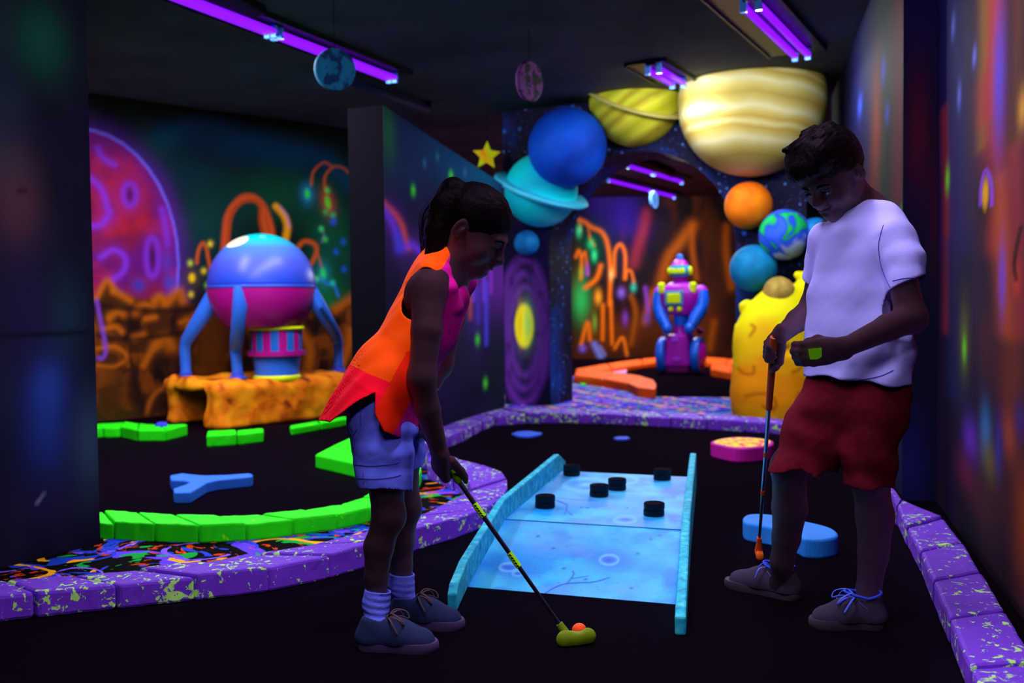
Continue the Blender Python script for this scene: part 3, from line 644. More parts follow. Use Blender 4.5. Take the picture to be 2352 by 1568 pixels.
fw.stroke([(1484, 490), (1476, 530), (1464, 570), (1456, 606)], 20, (130, 34, 50), .6, 1)
OR = (226, 104, 14)
for pts, w in [([(1325, 503), (1340, 508), (1360, 522), (1384, 535), (1397, 568), (1402, 628), (1400, 700)], 10), ([(1411, 634), (1412, 580), (1425, 561), (1436, 585), (1435, 640)], 8), ([(1437, 640), (1440, 622), (1450, 624), (1456, 648)], 6), ([(1332, 506), (1334, 530)], 4),
               ([(1352, 520), (1355, 545), (1366, 565)], 4), ([(1323, 590), (1330, 575), (1336, 600), (1334, 640)], 8), ([(1338, 590), (1344, 580), (1350, 630)], 6), ([(1345, 660), (1370, 640), (1380, 610)], 12), ([(1385, 700), (1384, 780)], 9), ([(1403, 690), (1406, 790)], 8), ([(1412, 800), (1430, 775), (1440, 815)], 8),
               ([(1335, 790), (1350, 740), (1355, 780)], 10)]: fw.stroke(pts, w*.7, OR, .9, 1)
for pts, w in [([(1512, 690), (1521, 637), (1537, 589), (1560, 560), (1591, 516)], 26), ([(1591, 520), (1590, 570), (1600, 640)], 14), ([(1668, 520), (1668, 580), (1680, 660)], 18), ([(1500, 670), (1490, 700), (1480, 740)], 16), ([(1450, 680), (1460, 720), (1450, 790)], 12), ([(1640, 740), (1630, 800)], 16), ([(1560, 620), (1550, 720)], 20)]: fw.stroke(pts, w*.8, (134, 62, 8), .75, 1)
for x, y, rx, ry, c in [(1330, 530, 6, 14, (60, 220, 150)), (1357, 560, 8, 12, (40, 190, 110)), (1365, 586, 6, 14, (50, 220, 140)), (1455, 660, 6, 10, (40, 170, 150)), (1374, 682, 8, 18, (240, 150, 30)), (1427, 672, 9, 12, (120, 80, 190)), (1436, 730, 6, 16, (110, 50, 160)), (1404, 630, 4, 14, (250, 190, 110)), (1487, 730, 8, 14, (90, 50, 130)), (1366, 740, 5, 20, (110, 150, 50)), (1335, 625, 5, 14, (150, 160, 40)), (1349, 620, 4, 14, (140, 60, 200))]: fw.blob(x, y, rx, ry, c, .95)
fw.stroke([(1482, 660), (1486, 690), (1490, 715)], 7, (120, 50, 160), .8, 1); fw.stroke([(1365, 790), (1380, 820)], 12, (110, 120, 210), .8, .8); fw.stroke([(1378, 795), (1390, 815)], 5, (130, 120, 200), .7, .8); fw.blob(1338, 800, 8, 8, (120, 90, 230), .8)
setp(fw.obj('wall_far', wall_paint, depth=.1), kind='structure')
# ---- starfield arch
def starmat():
    mt, nt, b = newmat('starfield_paint'); N = nt.nodes.new; L = nt.links.new
    tc = N('ShaderNodeTexCoord'); nz = N('ShaderNodeTexNoise'); nz.inputs['Scale'].default_value = 1.8; nz.inputs['Detail'].default_value = 5; L(tc.outputs['Object'], nz.inputs['Vector'])
    rp = N('ShaderNodeValToRGB'); e = rp.color_ramp.elements; e[0].position = .36; e[0].color = hexl((13, 8, 26)); e[1].position = .72; e[1].color = hexl((12, 56, 150)); e2 = rp.color_ramp.elements.new(.52); e2.color = hexl((16, 15, 58))
    L(nz.outputs['Fac'], rp.inputs['Fac']); cur = rp.outputs['Color']
    for sc, th, c in ((8, .20, (40, 120, 245)), (20, .26, (90, 140, 235)), (42, .30, (50, 80, 175))):
        vo = N('ShaderNodeTexVoronoi'); vo.inputs['Scale'].default_value = sc; L(tc.outputs['Object'], vo.inputs['Vector'])
        mr = N('ShaderNodeMapRange'); mr.inputs['From Min'].default_value = th; mr.inputs['From Max'].default_value = th*.4; L(vo.outputs['Distance'], mr.inputs['Value'])
        sp = N('ShaderNodeSeparateColor'); L(vo.outputs['Color'], sp.inputs[0]); g = N('ShaderNodeMath'); g.operation = 'GREATER_THAN'; g.inputs[1].default_value = .62; L(sp.outputs[0], g.inputs[0])
        mu = N('ShaderNodeMath'); mu.operation = 'MULTIPLY'; L(mr.outputs[0], mu.inputs[0]); L(g.outputs[0], mu.inputs[1])
        mx = N('ShaderNodeMix'); mx.data_type = 'RGBA'; L(mu.outputs[0], mx.inputs['Factor']); L(cur, mx.inputs['A']); mx.inputs['B'].default_value = hexl(c); cur = mx.outputs['Result']
    L(cur, b.inputs['Base Color']); return mt
star_mat = starmat()
AO = Vector((-.069, 9.397, 0)); AD = Vector((.361, -.164, 0)).normalized(); AN = Vector((.42, .907, 0)).normalized()
def on_arch(px, py): return PL(px, py, AO, Vector((AD.y, -AD.x, 0)))
sL = (on_arch(1264, 800)-AO).dot(AD); sR = (on_arch(1690, 700)-AO).dot(AD); zT = on_arch(1500, 345).z; zS = 1.42; sE = 2.76
def arch_pt(s, z, t=0): return AO+AD*s+Vector((0, 0, z))+AN*t
cu = [(sL, 0)]+[((sL+sR)/2-(sR-sL)/2*math.cos(a), zS+(zT-zS)*math.sin(a)) for a in np.linspace(0, math.pi, 33)]+[(sR, 0)]
ou = [(0, 0)]+[(0, zS+(CEIL-zS)*min(1, 0))]+[( (sL+sR)/2-( (sL+sR)/2)*math.cos(a) if a < math.pi/2 else (sL+sR)/2-(sE-(sL+sR)/2)*math.cos(a), CEIL) for a in np.linspace(0, math.pi, 33)][1:-1]+[(sE, zS), (sE, 0)]
TH = .55
mb = MB(); n = len(cu); v = []
for t in (0, TH):
    v += [arch_pt(s, z, t) for s, z in cu]+[arch_pt(s, z, t) for s, z in ou]
f = []
for i in range(n-1):
    f.append((i, i+1, n+i+1, n+i)); o2 = 2*n
    f.append((o2+i+1, o2+i, o2+n+i, o2+n+i+1)); f.append((i+1, i, o2+i, o2+i+1)); f.append((n+i, n+i+1, o2+n+i+1, o2+n+i))
f += [(0, n, 3*n, 2*n), (n-1, 3*n-1, 4*n-1, 2*n-1)]
mb.add(v, [tuple(reversed(q)) for q in f])
arch = mb.obj('planet_arch', star_mat); setp(arch, 'dark blue star painted archway that the painted planets are fixed to', 'archway')
gp = Panel(AO-Vector((AD.y, -AD.x, 0))*-.004, AD, sL-.002, 0, 1.78, .008, MK*1.2)
gp.fill((13, 10, 36)); gp.noise((22, 18, 60), .2, .3, .45, .7, .9, 21)
gx, gy = 1207, 752; _n = None
for rx, ry, w, c, a in [(54, 166, 17, (86, 38, 138), .85), (44, 132, 17, (80, 36, 130), .85), (34, 102, 14, (84, 40, 136), .8)]:
    gp.stroke([(gx-4+(56-rx)*.1+rx*math.cos(t), gy+8+ry*math.sin(t)) for t in np.linspace(0, 2*math.pi, 25)[:-1]], w, c, a, .9, 3, True)
gp.blob(gx-1, gy-4, 30, 74, (84, 64, 116), .8); gp.noise((14, 10, 36), .05, .12, .5, .75, .6, 22)
gp.blob(gx-3, gy-4, 24, 56, (226, 214, 20), 1, 0, .75); gp.blob(gx+4, gy-8, 12, 40, (150, 250, 90), .9); gp.blob(gx-12, gy-10, 7, 40, (232, 170, 10), .8)
go = gp.obj('galaxy_panel', wall_paint, arch); go['label'] = 'purple spiral galaxy with a yellow green core'
# ================================================================== painted planets
def objmat(name, fn):
    mt, nt, b = newmat(name); fn(nt, b); MATS[name] = mt; return mt
def banded(name, stops, scale, dist=2.0, rot=(0, 0, 0), k=1.0, nscale=3.0):
    def fn(nt, b):
        N = nt.nodes.new; L = nt.links.new
        tc = N('ShaderNodeTexCoord'); mp = N('ShaderNodeMapping'); mp.inputs['Rotation'].default_value = rot; L(tc.outputs['Object'], mp.inputs['Vector'])
        nz = N('ShaderNodeTexNoise'); nz.inputs['Scale'].default_value = nscale; nz.inputs['Detail'].default_value = 3; L(mp.outputs[0], nz.inputs['Vector'])
        sx = N('ShaderNodeSeparateXYZ'); L(mp.outputs[0], sx.inputs[0])
        ma = N('ShaderNodeMath'); ma.operation = 'MULTIPLY_ADD'; ma.inputs[1].default_value = dist; L(nz.outputs['Fac'], ma.inputs[0])
        mz = N('ShaderNodeMath'); mz.operation = 'MULTIPLY'; mz.inputs[1].default_value = scale; L(sx.outputs[2], mz.inputs[0]); L(mz.outputs[0], ma.inputs[2])
        fr = N('ShaderNodeMath'); fr.operation = 'PINGPONG'; fr.inputs[1].default_value = 1.0; L(ma.outputs[0], fr.inputs[0])
        rp = N('ShaderNodeValToRGB'); e = rp.color_ramp.elements
        while len(e) < len(stops): e.new(.5)
        for i, (p_, c) in enumerate(stops): e[i].position = p_; e[i].color = hexl(c, k)
        L(fr.outputs[0], rp.inputs['Fac']); L(rp.outputs['Color'], b.inputs['Base Color'])
    return objmat(name, fn)
def blotch(name, stops, scale, detail=3, k=1.0, dist=0.4, seed=0.0):
    def fn(nt, b):
        N = nt.nodes.new; L = nt.links.new
        tc = N('ShaderNodeTexCoord'); mp = N('ShaderNodeMapping'); mp.inputs['Location'].default_value = (seed, seed*.7, seed*.3); L(tc.outputs['Object'], mp.inputs['Vector'])
        nz = N('ShaderNodeTexNoise'); nz.inputs['Scale'].default_value = scale; nz.inputs['Detail'].default_value = detail; nz.inputs['Distortion'].default_value = dist; L(mp.outputs[0], nz.inputs['Vector'])
        rp = N('ShaderNodeValToRGB'); e = rp.color_ramp.elements
        while len(e) < len(stops): e.new(.5)
        for i, (p_, c) in enumerate(stops): e[i].position = p_; e[i].color = hexl(c, k)
        L(nz.outputs['Fac'], rp.inputs['Fac']); L(rp.outputs['Color'], b.inputs['Base Color'])
    return objmat(name, fn)
def cut_ceiling(me_obj):            # trim what would pass through the ceiling
    import bmesh
    bm = bmesh.new(); bm.from_mesh(me_obj.data)
    off = me_obj.location.z
    r = bmesh.ops.bisect_plane(bm, geom=bm.verts[:]+bm.edges[:]+bm.faces[:], plane_co=(0, 0, CEIL-.004-off), plane_no=(0, 0, 1), clear_outer=True)
    ed = [g for g in r['geom_cut'] if isinstance(g, bmesh.types.BMEdge)]
    if ed: bmesh.ops.holes_fill(bm, edges=ed)
    bm.to_mesh(me_obj.data); bm.free()
def planet(name, label, px, py, rpx, Y, mat, ring=None, sc=(1, 1, 1)):
    c = P(px, py, Y); r = rpx*PX(Y)
    mb = MB().sphere((0, 0, 0), r, 48, 28, scale=sc)
    if ring is None:
        o = mb.obj(name, mat, None, True); o.location = c; cut_ceiling(o)
        return setp(o, label, 'planet')
    t = thing(name, label, 'planet', c)
    b = MB().sphere(c, r, 48, 28).obj('globe', mat, t, True); cut_ceiling(b)
    # object-space pattern centred on the globe
    return t, c, r
AY = lambda px, py: on_arch(px, py).y
jm = banded('tan_banded_paint', [(0, (184, 160, 72)), (.25, (205, 190, 108)), (.5, (224, 218, 164)), (.7, (200, 182, 98)), (.85, (184, 156, 70)), (1, (214, 204, 136))], 4.6, .7, (.05, -.12, 0), 1.0, 1.5)
planet('banded_planet', 'huge tan banded planet cut off by the ceiling at the top right of the arch', 1727, 236, 167, AY(1725, 236)-.12, jm)
sm_ = banded('olive_banded_paint', [(0, (176, 180, 30)), (.4, (215, 218, 60)), (.7, (168, 150, 30)), (1, (200, 208, 50))], 6, .8, (.1, .55, 0), 1.0, 2)
t, c, r = planet('ringed_planet', 'olive yellow ringed planet on the arch left of the huge tan one', 1461, 228, 107, AY(1461, 230)-.02, sm_, ring=1)
def ring(parent, c, r0, r1, th, tilt_px, mat, name='ring', depth=.35):
    # ring in a plane whose long axis follows a slope in the photo and which is seen nearly edge on
    ax = (AD*math.cos(tilt_px)+Vector((0, 0, -1))*math.sin(tilt_px)).normalized()
    nrm = (Vector((0, 0, 1))*math.cos(tilt_px)+AD*math.sin(tilt_px)); nrm = (nrm*math.cos(depth)-(-AN)*math.sin(depth)*-1).normalized()
    prof = [(r0, -th), (r1*.97, -th), (r1, 0), (r1*.97, th), (r0, th), (r0, -th)]
    return MB().lathe(prof, c, nrm, 64).obj(name, mat, parent, 'auto')
rg = ring(t, c, r*1.0, r*1.18, .012, .42, plain('olive_ring_paint', (205, 195, 110), 1.0, grain=.15, gscale=6), depth=.3); cut_ceiling(rg)
nm = banded('deep_blue_banded_paint', [(0, (4, 52, 170)), (.5, (6, 74, 215)), (1, (10, 90, 235))], 4, 1.5, (.1, .6, 0), 1.0, 2.5)
planet('blue_planet', 'deep blue planet on the arch between the cyan ringed and the olive ringed planets', 1303, 338, 90, AY(1303, 338)-.30, nm)
um = banded('cyan_banded_paint', [(0, (0, 190, 225)), (.4, (0, 228, 250)), (.75, (20, 240, 252)), (1, (70, 245, 252))], 3, .7, (.1, .4, 0), 1.0, 2)
t, c, r = planet('ringed_planet', 'bright cyan ringed planet at the top of the left arch pillar', 1243, 437, 84, AY(1243, 437)-.05, um, ring=1)
ring(t, c, r*1.0, r*1.34, .02, .42, plain('cyan_ring_paint', (60, 200, 245), 1.0, grain=.1, gscale=6), depth=.16)
planet('small_blue_planet', 'small blue moon on the left arch pillar under the cyan ringed planet', 1210, 558, 29, AY(1210, 558)-.08, blotch('sky_blue_paint', [(.3, (8, 90, 180)), (.7, (20, 150, 230))], 7))
planet('orange_planet', 'orange planet on the right side of the arch under the huge tan planet', 1719, 472, 54, AY(1719, 472)-.14, blotch('orange_planet_paint', [(.3, (215, 84, 6)), (.7, (255, 138, 10))], 4))
planet('earth_globe', 'green, blue and white painted earth on the right side of the arch', 1802, 539, 58, AY(1802, 539)-.18, blotch('earth_paint', [(.36, (20, 190, 110)), (.41, (20, 150, 60)), (.44, (20, 70, 225)), (.55, (50, 95, 240)), (.63, (150, 160, 255)), (.7, (170, 205, 255))], 4.5, 2, 1.0, .8, 3.1))
planet('teal_planet', 'teal blue cratered planet beside the earth on the arch', 1731, 616, 54, AY(1731, 616)-.18, blotch('teal_paint', [(.28, (4, 44, 110)), (.4, (6, 110, 170)), (.7, (14, 140, 205))], 5))
planet('tan_moon', 'small tan moon just above the yellow moon rock', 1789, 671, 36, AY(1789, 671)-.42, blotch('tan_paint', [(.3, (140, 112, 45)), (.7, (200, 168, 84))], 9))
planet('blue_moon', 'blue planet half hidden behind the chest of the boy', 1872, 536, 36, AY(1872, 536)-.12, MATS['sky_blue_paint'])
# yellow moon rock at the foot of the arch
c0 = G(1680, 960); c0 = Vector((2.18, 8.0, 0))
def PR(px, py, Y=7.98): return P(px, py, Y)
s = SDF((1.55, 7.6, 0-.04), (2.75, 8.5, 1.35), .014)
for x, y, rx, rz, ry in [(1782, 905, 104, 150, .28), (1785, 800, 100, 130, .25), (1800, 735, 74, 84, .2)]:
    q = PR(x, y); s.ell(q, (rx*PX(8), ry, rz*PX(8)), k=.08)
s.cone(PR(1726, 770), .12, PR(1724, 715), .06, .04); s.chain([PR(1722, 712), PR(1716, 698), PR(1706, 702), PR(1704, 712)], [.045, .036, .030, .022], .01); s.cone(PR(1840, 700), .12, PR(1850, 640), .05, .06); s.cone(PR(1850, 638), .05, PR(1832, 631), .032, .03)
s.cone(PR(1698, 800), .05, PR(1692, 748), .012, .03)
s.noise(.006, .14)
for x, y, r in [(1790, 800, .045), (1712, 770, .03)]:
    q = PR(x, y); s.ell((q[0], q[1]-.27, q[2]), (r, .05, r*.8), k=.03, op='sub')
s.plane((0, 0, .001), (0, 0, -1))
# airbrushed yellow over orange, with cartoon crater arcs brushed on its front
ARCS = [[(1690, 845), (1700, 855), (1716, 853), (1718, 838)], [(1700, 905), (1725, 898), (1750, 900), (1762, 920), (1755, 935)], [(1800, 850), (1818, 840), (1822, 815), (1808, 800)], [(1712, 770), (1722, 752), (1716, 745)], [(1812, 895), (1810, 925), (1828, 945)], [(1735, 925), (1745, 930), (1758, 926)], [(1775, 760), (1785, 750), (1800, 756)]]
def rockpaint(V):
    z = V[:, 2]; n = fbm(V[:, 0]*4+3, V[:, 1]*4, V[:, 2]*4, 3)
    t = np.clip((z-.38)/.42+(n-.5)*1.6, 0, 1)[:, None]; low = np.clip(1-(z-.02)/.14, 0, 1)[:, None]*.6
    C = np.array(lin((238, 146, 4)))*(1-t)+np.array(lin((236, 226, 6)))*t; C = C*(1-low)+np.array(lin((238, 186, 6)))*low
    d = np.full(len(V), 9.0)
    for pts in ARCS:
        w = [np.array(PR(x, y))[[0, 2]] for x, y in pts]; w = smooth_path(w, 5)
        for p, q in zip(w[:-1], w[1:]):
            e = q-p; L = max(e @ e, 1e-9); u = np.clip(((V[:, [0, 2]]-p) @ e)/L, 0, 1); d = np.minimum(d, np.linalg.norm(V[:, [0, 2]]-p-u[:, None]*e, axis=1))
    a = (np.exp(-(d/.013)**2)*(V[:, 1] < 8.0))[:, None]*.8
    return np.clip(C*(1-a)+np.array(lin((176, 84, 2)))*a, 0, .92)
ymat = attrmat('yellow_rock_paint', rough=.7)
mr = s.obj('moon_rock', ymat, smooth_it=1, paint=rockpaint); setp(mr, 'bright yellow cratered moon rock standing at the right foot of the arch', 'rock')
# ================================================================== lander on the orange rock
s = SDF((-3.3, 7.2, -.04), (-.9, 9.6, .6), .02)
ux = Vector((.70, .714, 0)).normalized(); uy = Vector((-.714, .70, 0)); R3 = Matrix((ux, uy, Vector((0, 0, 1)))).transposed()
P1 = Vector((-2.272, 7.685, 0)); HR = .36
def RK(a, b, z): return P1+ux*a+uy*b+Vector((0, 0, z))
s.box(RK(.72, .36, HR/2-.02), (.74, .38, HR/2+.02), R3, .07, .02)
s.box(RK(.42, .62, HR-.055), (.44, .28, .055), R3, .05, .05)
s.box(RK(.05, .74, HR/2-.02), (.09, .07, HR/2+.02), R3, .05, .05)
s.box(RK(.10, .40, HR-.05), (.12, .40, .05), R3, .045, .06)
s.ell(RK(-.3, .45, .08), (.36, .22, .17), R3, k=.03, op='sub')
s.box(RK(.12, .42, .09), (.30, .24, .20), R3, .04, .03, op='sub')
s.noise(.045, .2, 4); s.plane((0, 0, .001), (0, 0, -1))
omat = blotch('orange_rock_paint', [(.34, (120, 46, 4)), (.46, (224, 108, 6)), (.66, (255, 156, 16))], 5, 5, 1.0, .5)
rock = s.obj('rock_platform', omat, smooth_it=1); setp(rock, 'orange painted rock platform with a dark tunnel that the blue lander stands on', 'rock')
LY = 8.25
def LP(px, py, dy=0): return P(px, py, LY+dy)
k_ = PX(LY); LC = LP(602, 659); LR = 122*k_
base = LP(619, 856)
t = thing('lander', 'round blue and magenta space lander with four legs standing on the orange rock', 'lander', (base.x, base.y, HR))
perb = plain('periwinkle_paint', (64, 88, 240), .8, rough=.35, spec=.3); mag = plain('magenta_paint', (172, 12, 138), .95, rough=.35, spec=.3); legb = plain('lander_blue_paint', (48, 108, 240), 1.0, rough=.4, spec=.25)
yel = plain('yellow_paint', (222, 232, 10), 1.0); cyp = plain('cyan_paint', (10, 215, 235), 1.0, rough=.35, spec=.3); cream = plain('cream_paint', (255, 246, 205), 1.0)
def domemat():
    mt, nt, b = newmat('dome_paint'); N = nt.nodes.new; L = nt.links.new
    b.inputs['Roughness'].default_value = .35; b.inputs['Specular IOR Level'].default_value = .3
    ge = N('ShaderNodeTexCoord'); sx = N('ShaderNodeSeparateXYZ'); L(ge.outputs['Object'], sx.inputs[0])
    rp = N('ShaderNodeMapRange'); rp.inputs['From Min'].default_value = LC.z+LR*.0; rp.inputs['From Max'].default_value = LC.z+LR*.98; L(sx.outputs[2], rp.inputs['Value'])
    cr = N('ShaderNodeValToRGB'); e = cr.color_ramp.elements; e[0].position = .0; e[0].color = hexl((20, 70, 225), .8); e[1].position = .93; e[1].color = hexl((0, 215, 235), .9); m2 = e.new(.45); m2.color = hexl((76, 92, 245), .8); m3 = e.new(.72); m3.color = hexl((80, 130, 250), .8)
    L(rp.outputs[0], cr.inputs['Fac']); L(cr.outputs[0], b.inputs['Base Color']); return mt
# the dome is airbrushed cyan round its crown, with an oval cartoon spot
dome = MB().lathe([(LR*math.cos(a), LR*math.sin(a)) for a in np.linspace(0, math.pi/2-.001, 24)]+[(0, LR)], LC, n=64).obj('dome', domemat(), t, True)
bowl = MB().lathe([(0, -LR*.74), (LR*.52, -LR*.73)]+[(LR*math.cos(a)*1.0, LR*math.sin(a)) for a in np.linspace(-.83, 0, 20)], LC, n=64).obj('bowl', mag, t, 'auto')
MB().lathe([(LR*1.004, -.012), (LR*1.012, 0), (LR*1.004, .012)], LC+Vector((0, 0, 0)), n=64).obj('seam_ring', perb, t, True)
def spot(az, el, ra, rb, mat, name):
    v = []; n = 28; rows = 5
    d0 = Vector((math.cos(el)*math.cos(az), math.cos(el)*math.sin(az), math.sin(el))); x = Vector((-math.sin(az), math.cos(az), 0)); y = d0.cross(x)
    v = [LC+d0*LR*1.004]; f = []
    for j in range(1, rows+1):
        for i in range(n):
            a = 2*math.pi*i/n
            d = (d0+x*(ra*j/rows*math.cos(a))+y*(rb*j/rows*math.sin(a))).normalized(); v.append(LC+d*LR*1.004)
    for i in range(n): f.append((0, 1+i, 1+(i+1) % n))
    for j in range(rows-1):
        for i in range(n): f.append((1+j*n+i, 1+(j+1)*n+i, 1+(j+1)*n+(i+1) % n, 1+j*n+(i+1) % n))
    return meshobj(name, v, f, mat, t, True)
spot(math.radians(-128), math.radians(57), .25, .20, cream, 'painted_spot'); spot(math.radians(-72), math.radians(66), .06, .04, plain('pale_cyan_paint', (120, 240, 250)), 'painted_spot')
DC = LP(619, 0); DC.z = 0
zz = lambda py: LP(619, py).z
rr_ = 62*k_
MB().lathe([(rr_*1.0, 0), (rr_*1.05, .012), (rr_*1.0, .03)], (DC.x, DC.y, zz(757)), n=40).obj('yellow_ring', yel, t, 'auto')
mb = MB()
for i in range(20):
    a0, a1 = 2*math.pi*i/20, 2*math.pi*(i+1)/20; v = []
    for z in (zz(806), zz(757)):
        for a in (a0, (a0+a1)/2, a1): v.append((DC.x+rr_*.94*math.cos(a), DC.y+rr_*.94*math.sin(a), z))
    mb.add(v, [(0, 1, 4, 3), (1, 2, 5, 4)], i % 2)
mb.obj('striped_drum', [mag, plain('drum_blue_paint', (28, 96, 200))], t)
MB().lathe([(rr_*.9, -.02), (rr_*1.06, -.02), (rr_*1.06, .02), (rr_*.9, .02)], (DC.x, DC.y, zz(810)), n=40).obj('flange', mag, t, 'auto')
MB().lathe([(rr_*.86, zz(815)-.004), (rr_*.80, HR+.02)], (DC.x, DC.y, 0), n=40).obj('base_drum', legb, t, 'auto')
MB().lathe([(rr_*.86, HR-.01), (rr_*.88, HR+.012), (rr_*.82, HR+.03)], (DC.x, DC.y, 0), n=40).obj('yellow_base_ring', yel, t, 'auto')
def leg(pts, wid):
    mb = MB(); mb.tube(pts, [w*k_ for w in wid], 10, flat=.85, up=(0, 1, 0))
    o = mb.obj('leg', legb, t, 'auto'); q = pts[-1]
    f = MB().lathe([(.07, 0), (.075, .015), (.06, .03), (.05, .032), (.048, .06), (.036, .064)], (q.x, q.y, HR-.004), n=24).obj('foot_pad', perb, t, 'auto'); f.parent = o
    f.matrix_parent_inverse = Matrix.Translation(t.location).inverted()@Matrix.Identity(4); f.matrix_parent_inverse = (Matrix.Translation(t.location)@o.matrix_parent_inverse).inverted()
    return o
def footz(px, py):
    q = G(px, py, HR+.03); return Vector((q.x, q.y, HR+.03))
fl1 = footz(427, 862); fl2 = footz(546, 862); fl3 = footz(777, 846); fl4 = footz(668, 838)
leg([P(500, 665, LY-.05), P(470, 715, LY-.1), P(428, 782, (LY+fl1.y)/2), P(424, 800, fl1.y+.02), fl1], [20, 19, 14, 12.5, 12])
leg([P(549, 656, LY-LR*.93), P(551, 700, LY-LR*.95), P(544, 780, (LY-LR+fl2.y)/2), P(541, 800, fl2.y), fl2], [12, 16, 15, 13, 12])
leg([P(712, 668, LY+.02), P(730, 700, LY+.03), P(770, 765, (LY+fl3.y)/2), P(777, 785, fl3.y), fl3], [18, 18, 13, 12, 11])
leg([P(672, 700, LY+.35), P(675, 780, LY+.4), P(668, 800, fl4.y), fl4], [13, 13, 11, 9])
# ================================================================== hanging decorations
def hang(t, top, r=.002):
    MB().tube([top, (top[0], top[1], CEIL)], r, 6).obj('hanging_thread', plain('thread', (10, 10, 14)), t, fluor=False)
c = P(769, 160, 5.3); r = 47*PX(5.3)
t = thing('moon_disc', 'flat blue cratered moon disc hanging under the left tube light', 'decoration', c)
ax = Vector((.42, -.9, -.1)).normalized()
disc = MB().lathe([(0, -.02), (r*.97, -.02), (r, -.014), (r, .014), (r*.97, .02), (0, .02)], c, ax, 48).obj('disc', blotch('moon_disc_paint', [(.40, (12, 52, 110)), (.47, (16, 110, 160)), (.7, (20, 126, 176))], 20, 2), t, 'auto')
hang(t, c+Vector((0, 0, r*.97)))
c = P(1216, 188, 6.6); r = 47*PX(6.6)
t = thing('planet_disc', 'dark purple crackled planet disc hanging from the ceiling centre', 'decoration', c)
dark_d = speckled('purple_crackle_paint', (16, 9, 22), 1, (98, 40, 120), .9, thr=.46, scale=14)
MB().lathe([(0, -.018), (r*.94, -.016), (r, 0), (r*.94, .016), (0, .018)], c, Vector((.8, -.62, -.05)), 40).obj('disc', dark_d, t, 'auto'); hang(t, c+Vector((0, 0, r*.97)))
c = P(1118, 358, 9.0); r0 = 33*PX(9)
t = thing('star_cutout', 'yellow green five pointed star hanging above the head of the girl', 'decoration', c)
pts = []
for i in range(10):
    a = math.pi/2+i*math.pi/5-.05; rr = r0 if i % 2 == 0 else r0*.47; pts.append((rr*math.cos(a), rr*math.sin(a)))
mb = MB(); n = 10
for th in (-.02, .02): mb.v += [c+Vector((p[0], th, p[1])) for p in pts]
mb.v += [c+Vector((0, -.035, 0)), c+Vector((0, .035, 0))]; mb.f = []
for i in range(10): mb.f += [(i, (i+1) % 10, 20), (10+(i+1) % 10, 10+i, 21), ((i+1) % 10, i, 10+i, 10+(i+1) % 10)]
mb.mi = [0]*len(mb.f); mb.obj('star', blotch('star_paint', [(.35, (236, 150, 10)), (.5, (205, 215, 10)), (.7, (180, 225, 20))], 6), t); hang(t, c+Vector((0, 0, r0*.95)))
c = P(1502, 459, 13.2); r = 20*PX(13.2)
t = thing('planet_disc', 'small pale blue planet disc hanging beyond the arch', 'decoration', c)
MB().lathe([(0, -.02), (r*.95, -.02), (r, 0), (r*.95, .02), (0, .02)], c, Vector((.86, -.5, 0)), 32).obj('disc', blotch('pale_disc_paint', [(.3, (20, 60, 150)), (.6, (90, 150, 230))], 12), t, 'auto'); hang(t, c+Vector((0, 0, r*.97)))
# ================================================================== ceiling lights
tube_m = glow('violet_tube', (128, 14, 255), 1.5); tray_m = plain('fixture_tray', (40, 42, 54), .8, rough=.4, spec=.4); cap_m = plain('lamp_holder', (60, 120, 220), 1.0, rough=.3, spec=.5)
LAMPS = []
def fixture(label, segs, ntube=2, tw=.17, off=(0,), lit=True, side=0.0, extra0=0.0, extra1=.08):
    a = Vector(segs[0]); b = Vector(segs[-1]); d = (b-a); d.z = 0; d.normalize(); pr = Vector((d.y, -d.x, 0)); cz = 2.68
    mid = (a+b)/2
    t = thing('ceiling_light', label, 'light', (mid.x, mid.y, CEIL), 'blacklight tube fixtures on the ceiling' if lit else None)
    L = (b-a).length; R = Matrix((d, -pr, Vector((0, 0, 1)))).transposed()
    mb = MB(); mb.box(mid+Vector((0, 0, CEIL-.012-cz))-d*(extra0-extra1)/2+pr*side, (L/2+(extra0+extra1)/2, tw, .012), R); mb.box(mid+Vector((0, 0, CEIL-.03-cz)), (L/2+.03, .035, .02), R)
    for sg in (-1, 1): mb.box(mid+pr*(side+sg*tw)+Vector((0, 0, CEIL-.02-cz))-d*(extra0-extra1)/2, (L/2+(extra0+extra1)/2, .006, .02), R)
    mb.obj('tray', tray_m, t, fluor=False)
    for i in range(len(segs)-1):
        s0, s1 = Vector(segs[i]), Vector(segs[i+1])
        for o in off:
            q0 = s0+pr*o+d*.03; q1 = s1+pr*o-d*.03; q0.z = q1.z = cz
            MB().tube([q0, q1], .022, 16).obj('tube', tube_m, t, True, fluor=False)
            for q in (q0, q1): MB().box(q+Vector((0, 0, .006)), (.014, .02, .04), R).obj('lamp_holder', cap_m, t, bev=.004)
        if lit: LAMPS.append(((s0+s1)/2, d, (s1-s0).length))
    return t
TA, TB, TC = (Vector(G(x, y, 2.68)) for x, y in ((360, 0), (622, 78), (905, 185)))
dd = (TC-TB).normalized(); TA = TB-dd*1.47; TC = TB+dd*1.45
fixture('long blacklight fixture of violet tubes at the upper left behind the moon disc', [TA-dd*1.45, TA, TB, TC], off=(0.0, .05), tw=.16, side=-.02)
U0, U1 = G(805, 190, 2.68), G(983, 252, 2.68)
ut = thing('ceiling_tube', 'unlit pale grey tube on the ceiling beyond the moon disc', 'light', ((U0.x+U1.x)/2, (U0.y+U1.y)/2, CEIL))
MB().tube([Vector((U0.x, U0.y, 2.69)), Vector((U1.x, U1.y, 2.69))], .036, 14).obj('tube', plain('dull_tube', (70, 96, 130), .8, rough=.4, spec=.4), ut, True, fluor=False)
